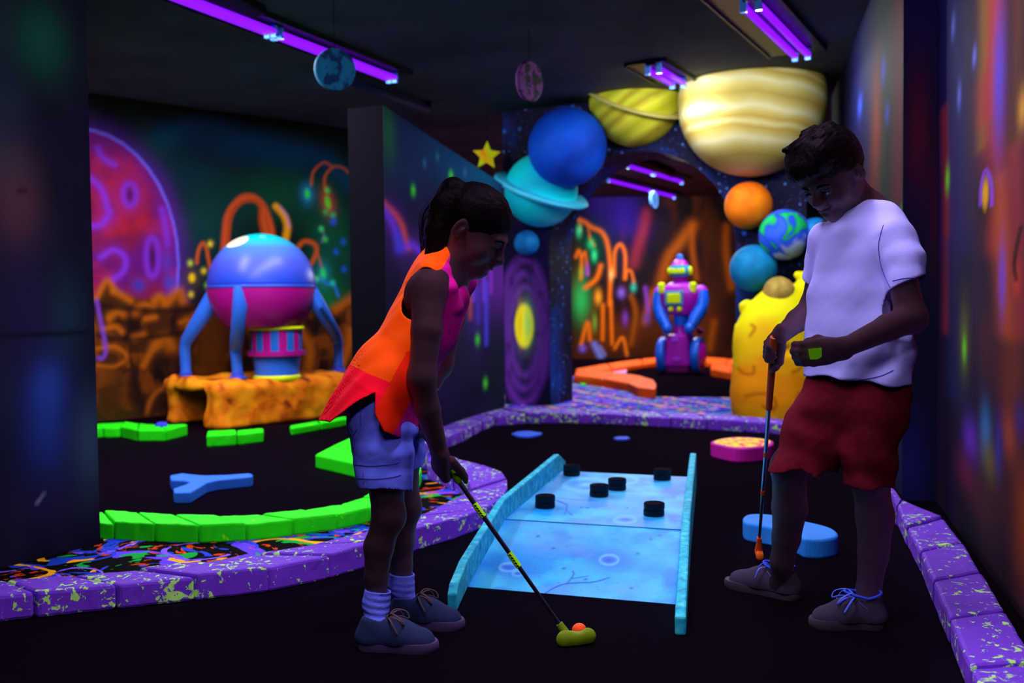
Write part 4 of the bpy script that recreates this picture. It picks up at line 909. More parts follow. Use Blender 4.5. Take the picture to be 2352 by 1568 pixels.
for q in (U0, U1): MB().box((q.x, q.y, 2.715), (.03, .03, .035)).obj('tube_clip', tray_m, ut, fluor=False)
R0, R1 = G(1722, 10, 2.68), G(1843, 130, 2.68)
fixture('blacklight fixture with two violet tubes at the upper right near the wall', [R0, R1], off=(-.045, .045), tw=.2, side=-.05, extra0=1.2)
M0, M1 = G(1496, 158, 2.68), G(1588, 203, 2.68)
fixture('blacklight fixture half hidden behind the top of the huge tan planet', [M0, M0+(R1-R0).normalized()*.62], off=(-.04, .05), tw=.16, side=-.05)
fixture('blacklight fixture beyond the arch with a dangling pale disc in front', [G(1395, 413, 2.68), G(1495, 438, 2.68), G(1550, 452, 2.68)], off=(0,), tw=.12)
fixture('blacklight fixture seen through the top of the arch opening', [G(1440, 380, 2.68), G(1500, 398, 2.68), G(1568, 418, 2.68)], off=(0,), tw=.12)
W0, W1 = G(1475, 370, 2.68), G(1545, 402, 2.68)
ut = thing('ceiling_tube', 'unlit pinkish tube on the ceiling seen through the arch', 'light', ((W0.x+W1.x)/2, (W0.y+W1.y)/2, CEIL))
MB().tube([Vector((W0.x, W0.y, 2.69)), Vector((W1.x, W1.y, 2.69))], .05, 12).obj('tube', plain('dull_pink_tube', (90, 44, 54), .8), ut, True, fluor=False)
for q in (W0, W1): MB().box((q.x, q.y, 2.715), (.03, .03, .035)).obj('tube_clip', tray_m, ut, fluor=False)
vq = [G(x, y, CEIL) for x, y in ((380, -60), (548, 36), (612, 13), (470, -70))]
vt = MB().prism([(q.x, q.y) for q in vq], CEIL-.05, CEIL-.001).obj('ceiling_vent', plain('vent_black', (9, 8, 12)), fluor=False, bev=.006); setp(vt, 'flat black vent box on the ceiling at the top left', 'vent')
# ================================================================== floor props
bone_m = plain('blue_foam_paint', (36, 98, 225), 1.0, grain=.06, gscale=10)
slab('bone_marker', 'blue wishbone shaped block lying on the black carpet inside the green kerb', [(390, 1091), (420, 1086), (445, 1089), (470, 1091), (520, 1090), (574, 1086), (581, 1089), (579, 1094), (540, 1098), (500, 1102), (475, 1108), (455, 1120), (438, 1130), (400, 1131), (398, 1121), (425, 1112), (436, 1107), (425, 1103), (393, 1102)], .055, bone_m, 'block', .008, 1)
slab('stepping_block', 'blue kidney shaped block on the carpet behind the legs of the boy', [(1706, 1189), (1716, 1181), (1740, 1179), (1780, 1182), (1850, 1196), (1900, 1208), (1922, 1220), (1922, 1231), (1890, 1238), (1850, 1237), (1830, 1228), (1790, 1214), (1740, 1205), (1712, 1199)], .075, plain('bright_blue_foam', (34, 126, 240), 1.0, grain=.1, gscale=7), 'block', .01, 4)
pk = slab('stepping_block', 'magenta disc block with yellow top on the carpet beside the putter of the boy', [(1632, 1016), (1650, 1008), (1690, 1003), (1740, 1005), (1775, 1012), (1770, 1022), (1730, 1028), (1690, 1029), (1655, 1023)], .085, plain('pink_edge_paint', (190, 20, 165), 1.0), 'block', .01, 4)
def topface(parent, pts, z, mat, name):
    w = smooth_path([G(*p, z) for p in pts], 4, True)
    return MB().prism([(q[0], q[1]) for q in w], z-.004, z+.002).obj(name, mat, parent)
tf = topface(pk, [(1640, 1016), (1655, 1009), (1690, 1005), (1738, 1007), (1768, 1012), (1762, 1021), (1730, 1026), (1690, 1026.5), (1658, 1021)], .085, blotch('yellow_top_paint', [(.42, (240, 70, 110)), (.5, (255, 200, 40)), (.7, (255, 224, 50))], 28, 2), 'painted_top')
flat('floor_marker', 'flat blue oval spot on the black carpet near the far kerb on the left', [(1175, 999), (1190, 994), (1215, 993), (1246, 997), (1240, 1001), (1215, 1006), (1190, 1005)], plain('spot_blue', (40, 90, 240)), .012, 'marker')
flat('floor_marker', 'tiny flat blue oval spot on the black carpet beside the larger blue spot', [(1409, 1009), (1418, 1006), (1440, 1006), (1447, 1009), (1438, 1012), (1418, 1012)], plain('spot_blue_dark', (24, 70, 215)), .012, 'marker')
slab('foam_block', 'small pink and peach block behind the orange kerb in the far room', [(1388, 852), (1430, 847), (1440, 849), (1438, 855), (1392, 857)], .05, plain('peach_pink', (230, 130, 190)), 'block', .01, 1)
flat('floor_marker', 'bright green round spot at the edge of the woven carpet by the arch pillar', [(1333, 878), (1340, 874), (1348, 878), (1346, 886), (1338, 888), (1332, 884)], plain('spot_green', (30, 220, 60)), .02, 'marker')
slab('foam_block', 'tiny blue block left of the tunnel rock behind the green kerb', [(355, 974), (362, 968), (384, 968), (384, 974)], .1, plain('violet_blue', (50, 60, 220)), 'block', .01, 1)
# ================================================================== cratered ramp
def quadpanel(NL, NR, FR, FL, step, k):
    pn = Panel(Vector(NL), Vector((1, 0, 0)), 1, 0, 1, step, k)
    a, b = pn.U/pn.U.max(), pn.V/pn.V.max(); A = [np.array(q) for q in (NL, NR, FR, FL)]
    pn.X = ((A[0]*(1-a[..., None])+A[1]*a[..., None])*(1-b[..., None])+(A[3]*(1-a[..., None])+A[2]*a[..., None])*b[..., None])
    return pn
ZT = .083
bNL, bNR = G(1075, 1347, .002), G(1556, 1387.5, .002); bCL, bCR = G(1160, 1193, ZT), G(1567, 1217.5, ZT); bFL, bFR = G(1291, 1081, ZT), G(1583, 1095, ZT)
rampc = (bNL+bNR+bFL+bFR)/4
rt = thing('putting_ramp', 'glowing blue cratered moon ramp with two side rails on the black carpet', 'ramp', (rampc.x, rampc.y, 0))
ramp_m = attrmat('ramp_paint', rough=.55, spec=.2)
def ramp_paint(NL, NR, FR, FL, marks, name):
    # painted in metres along the board
    w = (NR-NL).length; l = ((FL-NL).length+(FR-NR).length)/2
    pn = Panel(Vector((0, 0, 0)), Vector((1, 0, 0)), w, 0, l, .0042, 1.0)
    n_ = (NR-NL).cross(FL-NL).normalized(); ex = (NR-NL).normalized(); ey = n_.cross(ex)
    o_ = np.array(NL)
    def uv(px, py):
        p = PL(px, py, NL, n_)
        # bilinear inverse by a few fixed point steps
        a = b = .5; A = [np.array(q) for q in (NL, NR, FR, FL)]; pt = np.array(p)
        for _ in range(25):
            q = (A[0]*(1-a)+A[1]*a)*(1-b)+(A[3]*(1-a)+A[2]*a)*b; da = (A[1]-A[0])*(1-b)+(A[2]-A[3])*b; db = (A[3]-A[0])*(1-a)+(A[2]-A[1])*a
            M = np.stack([da, db], 1); s_ = np.linalg.lstsq(M, pt-q, rcond=None)[0]; a += s_[0]; b += s_[1]
        return a*w, b*l
    pn.uv = uv
    pn.fill((4, 142, 240)); pn.noise((60, 190, 250), .16, .16, .42, .7, .85, 31); pn.noise((2, 92, 228), .14, .14, .5, .72, .8, 32); pn.noise((84, 150, 240), .25, .2, .52, .75, .7, 37)
    marks(pn)
    sp = RNG.random((700 if l > .8 else 320, 3))
    for a, b, c in sp:
        i, j = int(a*(pn.nu-1)), int(b*(pn.nv-1)); pn.C[i:i+(2 if c > .85 else 1), j:j+(2 if c > .85 else 1)] *= .45+.4*c
    a, b = pn.U/w, pn.V/l; A = [np.array(q) for q in (NL, NR, FR, FL)]
    X = ((A[0]*(1-a[..., None])+A[1]*a[..., None])*(1-b[..., None])+(A[3]*(1-a[..., None])+A[2]*a[..., None])*b[..., None])
    nu, nv = pn.nu, pn.nv; i = np.arange(nu*nv).reshape(nu, nv)
    Q = np.stack([i[:-1, :-1], i[1:, :-1], i[1:, 1:], i[:-1, 1:]], -1).reshape(-1, 4).tolist()
    V = X.reshape(-1, 3); per = [i[k, 0] for k in range(nu)]+[i[nu-1, k] for k in range(1, nv)]+[i[k, nv-1] for k in range(nu-2, -1, -1)]+[i[0, k] for k in range(nv-2, 0, -1)]
    b0 = len(V); LB = V[per].copy(); LB[:, 2] = np.maximum(LB[:, 2]-.02, .0005); V = np.concatenate([V, LB]); C = np.concatenate([pn.C.reshape(-1, 3), pn.C.reshape(-1, 3)[per]*.9]); m_ = len(per)
    Q += [(int(per[(k+1) % m_]), int(per[k]), b0+k, b0+(k+1) % m_) for k in range(m_)]
    return meshobj(name, V, Q, ramp_m, rt, False, paint=np.clip(C, 0, .95))
DBL = (10, 96, 222)
def m_near(pn):
    for b in [(1398, 1286, 55, 36, (12, 104, 226), .85), (1430, 1290, 70, 30, (18, 116, 230), .6), (1166, 1302, 50, 24, (14, 108, 226), .8), (1200, 1320, 40, 26, (20, 120, 232), .6), (1330, 1310, 60, 20, (30, 150, 236), .5), (1520, 1290, 40, 30, (24, 140, 236), .6), (1130, 1280, 40, 14, (24, 130, 230), .5)]: pn.blob(*b)
    for x, y, rx, ry in [(1399, 1285, 21, 11), (1168, 1302, 20, 9), (1189, 1316, 11, 5.5)]:
        pn.stroke([(x+rx*math.cos(a), y+ry*math.sin(a)) for a in np.linspace(0, 2*math.pi, 17)[:-1]], 5, (110, 190, 250), .7, .95, 3, True); pn.blob(x, y+1, rx*.7, ry*.7, (6, 72, 215), .85)
    pn.stroke([(1254, 1361), (1272, 1350), (1296, 1341), (1325, 1338), (1365, 1336), (1400, 1326)], 3.4, (8, 80, 200), .9, .5); pn.stroke([(1302, 1340), (1312, 1328), (1318, 1318), (1315, 1311)], 3.4, (8, 80, 200), .9, .5); pn.stroke([(1312, 1328), (1330, 1326), (1352, 1322)], 2.4, (8, 84, 204), .8, .5)
    for x, y in [(1236, 1231), (1271, 1259), (1295, 1305), (1450, 1350), (1515, 1229), (1465, 1271), (1495, 1238), (1345, 1330)]: pn.blob(x, y, 5, 3, (10, 70, 190), .9)
def m_far(pn):
    for b in [(1345, 1112, 70, 16, (14, 108, 228), .85), (1430, 1100, 50, 12, (20, 120, 232), .7), (1440, 1192, 60, 18, (14, 110, 228), .8), (1480, 1160, 40, 20, (20, 124, 232), .6), (1560, 1110, 30, 20, (24, 130, 232), .6)]: pn.blob(*b)
    for x, y, rx, ry in [(1345, 1113, 50, 14), (1430, 1102, 34, 9), (1436, 1193, 24, 8)]:
        pn.stroke([(x+rx*math.cos(a), y+ry*math.sin(a)) for a in np.linspace(0, 2*math.pi, 21)[:-1]], 6, (90, 190, 250), .65, .98, 3, True)
    pn.blob(1345, 1113, 16, 5, (100, 200, 250), .8); pn.blob(1438, 1193, 12, 4, (8, 80, 218), .9)
    pn.stroke([(1279, 1149), (1300, 1158), (1302, 1165), (1298, 1180)], 3.2, (8, 84, 204), .9, .5); pn.stroke([(1302, 1172), (1314, 1183)], 2.6, (8, 84, 204), .9, .5); pn.stroke([(1270, 1142), (1310, 1146), (1370, 1150)], 2, (14, 110, 210), .7, .6)
    for x, y in [(1335, 1165), (1440, 1166), (1548, 1141), (1350, 1166)]: pn.blob(x, y, 5, 2.5, (10, 80, 196), .85)
MB().tube([bCL+Vector((0, 0, .0012)), bCR+Vector((0, 0, .0012))], .0022, 6).obj('crease', plain('crease_blue', (4, 90, 170)), rt)
ramp_paint(bNL, bNR, bCR, bCL, m_near, 'ramp_slope'); ramp_paint(bCL, bCR, bFR, bFL, m_far, 'ramp_deck')
railm = blotch('rail_paint', [(.3, (14, 130, 190)), (.55, (36, 180, 222)), (.8, (110, 210, 240))], 30, 5); 
# two boards under the deck carry it
n_ = 0
for f_ in (.04, .5, .97):
    a, b = bCL.lerp(bFL, f_), bCR.lerp(bFR, f_); d = (b-a); mid = (a+b)/2
    ex = Vector((d.x, d.y, 0)).normalized(); R = Matrix((ex, Vector((-ex.y, ex.x, 0)), Vector((0, 0, 1)))).transposed()
    MB().box((mid.x, mid.y, (ZT-.022)/2), (d.length/2-.02, .012, (ZT-.022)/2), R).obj('deck_support', railm, rt)
def rail(base, tops, w, side):
    # base: ground points near->far of the inner face; tops: heights
    v = []; f = []; m_ = len(base)
    for i in range(m_):
        a = base[max(i-1, 0)]; b = base[min(i+1, m_-1)]; d = (b-a); d.z = 0; d.normalize(); nrm = Vector((d.y, -d.x, 0))*side
        for q, z in ((base[i], 0), (base[i]+nrm*w, 0), (base[i]+nrm*w, tops[i]), (base[i], tops[i])): v.append(Vector((q.x, q.y, z)))
    for i in range(m_-1):
        for k in range(4):
            q = (i*4+k, i*4+(k+1) % 4, (i+1)*4+(k+1) % 4, (i+1)*4+k); f.append(q if side > 0 else tuple(reversed(q)))
    e = [(3, 2, 1, 0), tuple((m_-1)*4+k for k in range(4))]
    f += e if side > 0 else [tuple(reversed(q)) for q in e]
    o = MB().add(v, f).obj('side_rail', railm, rt, bev=.006); return o
lN = G(1050, 1404); lfar = bFL+(bFL-bCL).normalized()*.10
rail([Vector((lN.x, lN.y, 0)), lN.lerp(bNL, .16), Vector((bNL.x, bNL.y, 0)), Vector((bCL.x, bCL.y, 0)), bFL.lerp(bCL, .06), lfar], [.055, .078, .092, .165, .180, .12], .03, -1)
rN = G(1550, 1459); rfar = bFR+(bFR-bCR).normalized()*.22
rail([Vector((rN.x, rN.y, 0)), rN.lerp(bNR, .16), Vector((bNR.x, bNR.y, 0)), Vector((bCR.x, bCR.y, 0)), rfar], [.055, .068, .08, .15, .17], .032, 1)
# pucks
puck_m = plain('puck_rubber', (16, 24, 42), .9, rough=.6, spec=.3)
def puck_src():
    r, h = .0425, .0262
    prof = [(0, 0), (r*.93, 0), (r, .003), (r, h*.5), (r, h-.003), (r*.93, h), (r*.6, h), (r*.56, h-.0012), (r*.2, h-.0012), (r*.16, h), (0, h)]
    return MB().lathe(prof, (0, 0, 0), n=36)
names = [('at the front left', 1252, 1168), ('left of the middle pair', 1376, 1142), ('right of the middle pair', 1417, 1127), ('at the far left by the rail', 1313, 1094), ('at the far right corner', 1521, 1104), ('at the front right', 1502, 1186)]
pm0 = None
for nm_, x, y in names:
    for lvl in (0, 1):
        if pm0 is None: o = puck_src().obj('hockey_puck', puck_m, None, 'auto', fluor=False); pm0 = o
        else: o = pm0.copy(); COL.objects.link(o)
        q = G(x, y-3, ZT); o.location = (q.x+.0012*lvl, q.y-.001*lvl, ZT+.0005+.0264*lvl)
        setp(o, ('upper' if lvl else 'lower')+' black puck of the ramp stack '+nm_, 'puck', 'black pucks stacked in pairs on the ramp')
# ================================================================== robot
RY = 13.15; kr = PX(RY)
r0 = G(1567, 856); RB = Vector((P(1565, 850, RY).x, RY, 0))
t = thing('robot', 'magenta and blue toy robot on two wheels standing in the far room', 'robot', RB)
ang = math.radians(-24); Rz = Matrix.Rotation(ang, 3, 'Z')
def RP(dx, dz, dy=0.0): return RB+Rz @ Vector((dx*kr, dy, 0))+Vector((0, 0, dz*kr))   # px right of axis, px above ground
rm = plain('robot_magenta', (168, 6, 200), .85, rough=.35, spec=.3); rb = plain('robot_blue', (10, 92, 235), 1.0, rough=.35, spec=.3); ry_ = plain('robot_yellow', (200, 232, 10), 1.0); rc = plain('robot_cyan', (16, 140, 190), 1.0); rd_ = plain('robot_dark_magenta', (96, 6, 100), 1.0); lil = plain('robot_lilac', (150, 60, 240), 1.0)
MB().box(RP(-3, 55), (29*kr, .17, 37*kr), Rz, taper=.9).obj('body_box', rm, t, bev=.03)
MB().box(RP(-3, 13), (26*kr, .15, 9*kr), Rz).obj('base_box', rd_, t, bev=.02)
MB().box(RP(-8, 80, -.162), (8*kr, .012, 5*kr), Rz).obj('front_panel', lil, t, bev=.006); MB().box(RP(-2, 35, -.175), (9*kr, .01, 2.5*kr), Rz).obj('front_badge', lil, t, bev=.004)
for sx in (-1, 1):
    wc = RP(-1+sx*40, 43)
    w = MB().lathe([(.0, -.05), (42*kr*.7, -.055), (42*kr*.95, -.05), (42*kr, -.03), (42*kr, .03), (42*kr*.95, .05), (42*kr*.7, .055), (0, .05)], wc, Rz @ Vector((1, 0, 0)), 40).obj('wheel', rb, t, 'auto')
    h = MB().lathe([(0, 0), (42*kr*.78, 0), (42*kr*.6, .03), (42*kr*.25, .045), (0, .05)], wc+(Rz @ Vector((sx*.052, 0, 0))), Rz @ Vector((sx, 0, 0)), 32).obj('hub', rm, t, 'auto')
    h.parent = w; h.matrix_parent_inverse = (Matrix.Translation(t.location)@w.matrix_parent_inverse).inverted()
MB().lathe([(16*kr, 0), (14*kr, 6*kr), (13*kr, 24*kr)], RP(-2, 92), n=24).obj('neck_post', rm, t, 'auto')
MB().lathe([(17*kr, 0), (17*kr, 26*kr)], RP(0, 112), n=24).obj('waist', rb, t, 'auto')
mb = MB()
prof = [(136, 27, .12), (140, 32, .15), (158, 42, .17), (180, 46, .18), (196, 42, .17), (205, 30, .14), (210, 22, .1)]
v = []; f = []
for (z, hw, dp) in prof:
    for a in np.linspace(0, 2*math.pi, 25)[:-1]:
        cx, sy = math.cos(a), math.sin(a); e = .55
        v.append(RP(math.copysign(abs(cx)**e, cx)*hw, z, math.copysign(abs(sy)**e, sy)*dp))
for j in range(len(prof)-1):
    for i in range(24): f.append((j*24+i, j*24+(i+1) % 24, (j+1)*24+(i+1) % 24, (j+1)*24+i))
f += [tuple(range(23, -1, -1)), tuple(6*24+i for i in range(24))]
MB().add(v, f).obj('chest', rm, t, 'auto')
MB().box(RP(-8, 174, -.185), (21*kr, .014, 17*kr), Rz).obj('screen_frame', rc, t, bev=.012); MB().box(RP(-8, 174, -.2), (15.5*kr, .012, 11.5*kr), Rz).obj('screen', ry_, t, bev=.012)
for sx in (-16, 4): MB().sphere(RP(sx, 149, -.17), 6.5*kr, 16, 10).obj('knob', ry_, t, True)
for sx in (-1, 1):
    MB().sphere(RP(sx*47, 187), 15*kr, 20, 12, scale=(1.05, .9, 1.1)).obj('shoulder', lil if sx < 0 else rm, t, True)
    MB().box(RP(sx*36-3, 197, -.13), (8.5*kr, .03, 13*kr), Rz @ Matrix.Rotation(sx*.12, 3, 'Y')).obj('shoulder_pad', ry_, t, bev=.03)
    el = RP(sx*50+(0 if sx > 0 else 2), 150, -.06)
    MB().tube([RP(sx*49, 190), RP(sx*51, 172, -.02), el], [13*kr, 15*kr, 14.5*kr], 16).obj('upper_arm', rb, t, 'auto')
    MB().tube([el, RP(sx*40, 130, -.12), RP(sx*30+2, 112, -.17)], [15*kr, 15*kr, 12*kr], 16).obj('forearm', rb, t, 'auto')
    MB().sphere(RP(sx*26+2, 105, -.2), 12*kr, 16, 10, scale=(1, 1, 1.15)).obj('hand', rb, t, True)
MB().lathe([(13*kr, 0), (15*kr, 10*kr), (18*kr, 18*kr)], RP(-2, 208), n=24).obj('neck', rm, t, 'auto')
MB().lathe([(20*kr, 0), (22.5*kr, 3*kr), (22.5*kr, 22*kr), (20*kr, 25*kr)], RP(-2, 224), n=32).obj('visor_band', rc, t, 'auto')
MB().box(RP(-3, 236, -.112), (17*kr, .02, 6*kr), Rz).obj('visor', ry_, t, bev=.012)
for sx in (-1, 1): MB().lathe([(8*kr, 0), (10.5*kr, 2*kr), (8*kr, 6*kr), (0, 6.5*kr)], RP(-2+sx*21, 236), Rz @ Vector((sx, 0, 0)), 20, sy=1).obj('ear_disc', ry_, t, 'auto')
MB().lathe([(20*kr, 0), (16*kr, 8*kr), (10*kr, 14*kr), (7*kr, 15*kr)], RP(-2, 248), n=32).obj('cap', rm, t, 'auto')
MB().lathe([(8*kr, 0), (7.5*kr, 8*kr), (5*kr, 12*kr), (0, 13*kr)], RP(-2, 262), n=20).obj('antenna', rb, t, 'auto')
MB().tube([RP(36, 92, .1), RP(42, 103, .1)], [7*kr, 9*kr], 14).obj('rear_pipe', rd_, t, 'auto')
# ================================================================== people
skin = plain('skin', (172, 134, 132), .95, rough=.55, spec=.25, grain=.05, gscale=60, bump=.05)
girl_skin = plain('skin_fair', (176, 138, 134), .95, rough=.55, spec=.25, grain=.05, gscale=60, bump=.05)
def nv(*a): return Vector(a).normalized()
def smooth_cone(s, pts, rad, k, **kw): return s.chain([tuple(p) for p in pts], rad, k, **kw)
class Head:
    def __init__(h, C, f, S=1.0):
        h.f = Vector(f).normalized(); h.r = h.f.cross(Vector((0, 0, 1))).normalized(); h.u = h.r.cross(h.f).normalized(); h.C = Vector(C); h.S = S; h.jaw = .9
        h.R = Matrix((h.r, h.f, h.u)).transposed()
    def p(h, x, y, z):
        z = z*h.jaw if z < 0 else z
        return h.C+(h.r*x+h.f*y+h.u*z)*h.S
    def build(h, s, lids=.5):
        S = h.S; R = h.R; E = lambda c, r, k=.02, op='add', RR=None: s.ell(h.p(*c), [q*S for q in r], RR or R, k*S, op); K = lambda a, ra, b, rb, k=.015, op='add', **kw: s.cone(h.p(*a), ra*S, h.p(*b), rb*S, k*S, op, **kw)
        E((0, -.012, .030), (.071, .089, .080), .02); E((0, .026, -.022), (.057, .056, .066), .03)
        for sx in (-1, 1):
            K((sx*.047, -.004, -.040), .020, (sx*.040, .020, -.070), .016, .02); K((sx*.040, .020, -.070), .016, (0, .062, -.082), .017, .02)
            E((sx*.036, .052, -.034), (.024, .022, .024), .025)
        E((0, .064, -.083), (.019, .016, .015), .02)
        K((-.030, .076, .016), .009, (.030, .076, .016), .009, .02)
        for sx in (-1, 1): E((sx*.029, .091, .000), (.017, .012, .011), .016, 'sub')
        K((0, .080, .010), .007, (0, .099, -.026), .0085, .012); E((0, .100, -.029), (.0095, .0095, .0085), .008)
        for sx in (-1, 1): E((sx*.0105, .090, -.031), (.0075, .010, .007), .006)
        for sx in (-1, 1): E((sx*.006, .096, -.038), (.0035, .005, .003), .003, 'sub')
        K((0, .084, -.045), .012, (0, .080, -.058), .017, .02)
        for a, b in (((-.021, .076, -.0535), (-.007, .090, -.049)), ((-.007, .090, -.049), (.007, .090, -.049)), ((.007, .090, -.049), (.021, .076, -.0535))): K(a, .0045, b, .0055, .005)
        for a, b in (((-.019, .077, -.0575), (0, .0885, -.0605)), ((0, .0885, -.0605), (.019, .077, -.0575))): K(a, .0045, b, .0065, .005)
        K((-.022, .082, -.0545), .0022, (0, .0985, -.0545), .0024, .003, 'sub'); K((0, .0985, -.0545), .0024, (.022, .082, -.0545), .0022, .003, 'sub')
        E((0, .092, -.070), (.016, .008, .005), .008, 'sub')
        for sx in (-1, 1):
            RR = R @ Matrix.Rotation(sx*.45, 3, 'Z') @ Matrix.Rotation(-.2, 3, 'X')
            E((sx*.073, -.014, -.006), (.0075, .0165, .026), .008, 'add', RR); E((sx*.082, -.010, -.004), (.008, .009, .016), .005, 'sub', RR); E((sx*.078, -.004, -.008), (.004, .005, .007), .004)
            E((sx*.029, .0725, -.001), (.0155, .0135, .0125), .004)
            # eyelids closed down to a slit
            E((sx*.029, .0835, -.004), (.0125, .008, .0028+.002*(1-lids)), .003, 'sub')
    def eyes(h, parent, look=-.3):
        for sx in (-1, 1):
            S = h.S
            mb = MB(); c = h.p(sx*.029, .0735, -.001); mb.sphere(c, .0122*S, 20, 14)
            d = (h.f*math.cos(look)+h.u*math.sin(look)).normalized()
            o = mb.obj('eye', plain('eye_white', (200, 200, 220), .8, rough=.2, spec=.5), parent, True, fluor=False)
            mb = MB().lathe([(0, .0008), (.0055*S, .0003), (.0058*S, -.001)], c+d*(.0119*S), d, 20); i_ = mb.obj('iris', plain('iris', (30, 20, 16), 1, rough=.15, spec=.6), parent, True, fluor=False)
            i_.parent = o; i_.matrix_parent_inverse = (Matrix.Translation(parent.location)@o.matrix_parent_inverse).inverted()
            # brow and lash line
            b = [h.p(sx*x, y, z) for x, y, z in ((.012, .0855, .0125), (.024, .0875, .0185), (.036, .0815, .0185), (.046, .0700, .0120))]
            MB().tube(b, [.0022*S, .0034*S, .003*S, .0012*S], 8, flat=1.4).obj('eyebrow', plain('dark_hair', (22, 15, 14), .8, rough=.6, spec=.3), parent, True, fluor=False)
            b = [h.p(sx*x, y, z) for x, y, z in ((.0175, .0822, -.004), (.024, .0862, -.0018), (.034, .0855, -.0018), (.0415, .0790, -.005))]
            MB().tube(b, [.0008*S, .0014*S, .0014*S, .0008*S], 6).obj('eyelash', MATS['dark_hair'], parent, True, fluor=False)
def grip(s, C, A, W, rg, S=1.0, sgn=1, n=4, spread=.0175, start=None, curl=(52, 112, 175, 245), k=.008):
    """A fist closed round a bar: C a point of the bar, A its direction towards the index finger, W the wrist."""
    C = Vector(C); A = Vector(A).normalized(); w = Vector(W)-C; w = (w-A*w.dot(A)).normalized(); q = A.cross(w)*sgn
    def at(ang, r, a): t = math.radians(ang); return C+w*(math.cos(t)*r)+q*(math.sin(t)*r)+A*a
    lens = [.92, 1.0, .95, .8]; tops = []
    for i in range(n):
        a = (1.5-i)*spread*S; fr = .0088*S*(1 if i < 3 else .9)
        pts = [at(curl[0], rg+.021*S, a*.95), at(curl[1], rg+.012*S, a), at(curl[2], rg+.0075*S, a), at(curl[0]+(curl[3]-curl[0])*lens[i], rg+.0075*S, a)]
        smooth_cone(s, pts, [fr*1.12, fr*1.08, fr, fr*.86], .005); tops.append(pts[0])
    base = Vector(W)
    for i, tp in enumerate(tops):
        b = base+A*((1.5-i)*.009*S)+w*.004; s.cone(b, .017*S, tp, .0115*S, .012)
    s.ell((base+tops[1]+tops[2])/3*1.0, (.022*S,)*3, None, .02)
    th = [base*.55+C*.45+A*(.018*S)-q*(.012*S)+w*.010, at(-58, rg+.012*S, .034*S), at(-98, rg+.009*S, .050*S), at(-125, rg+.008*S, .064*S)]
    smooth_cone(s, th, [.0155*S, .0115*S, .0098*S, .0078*S], .008)
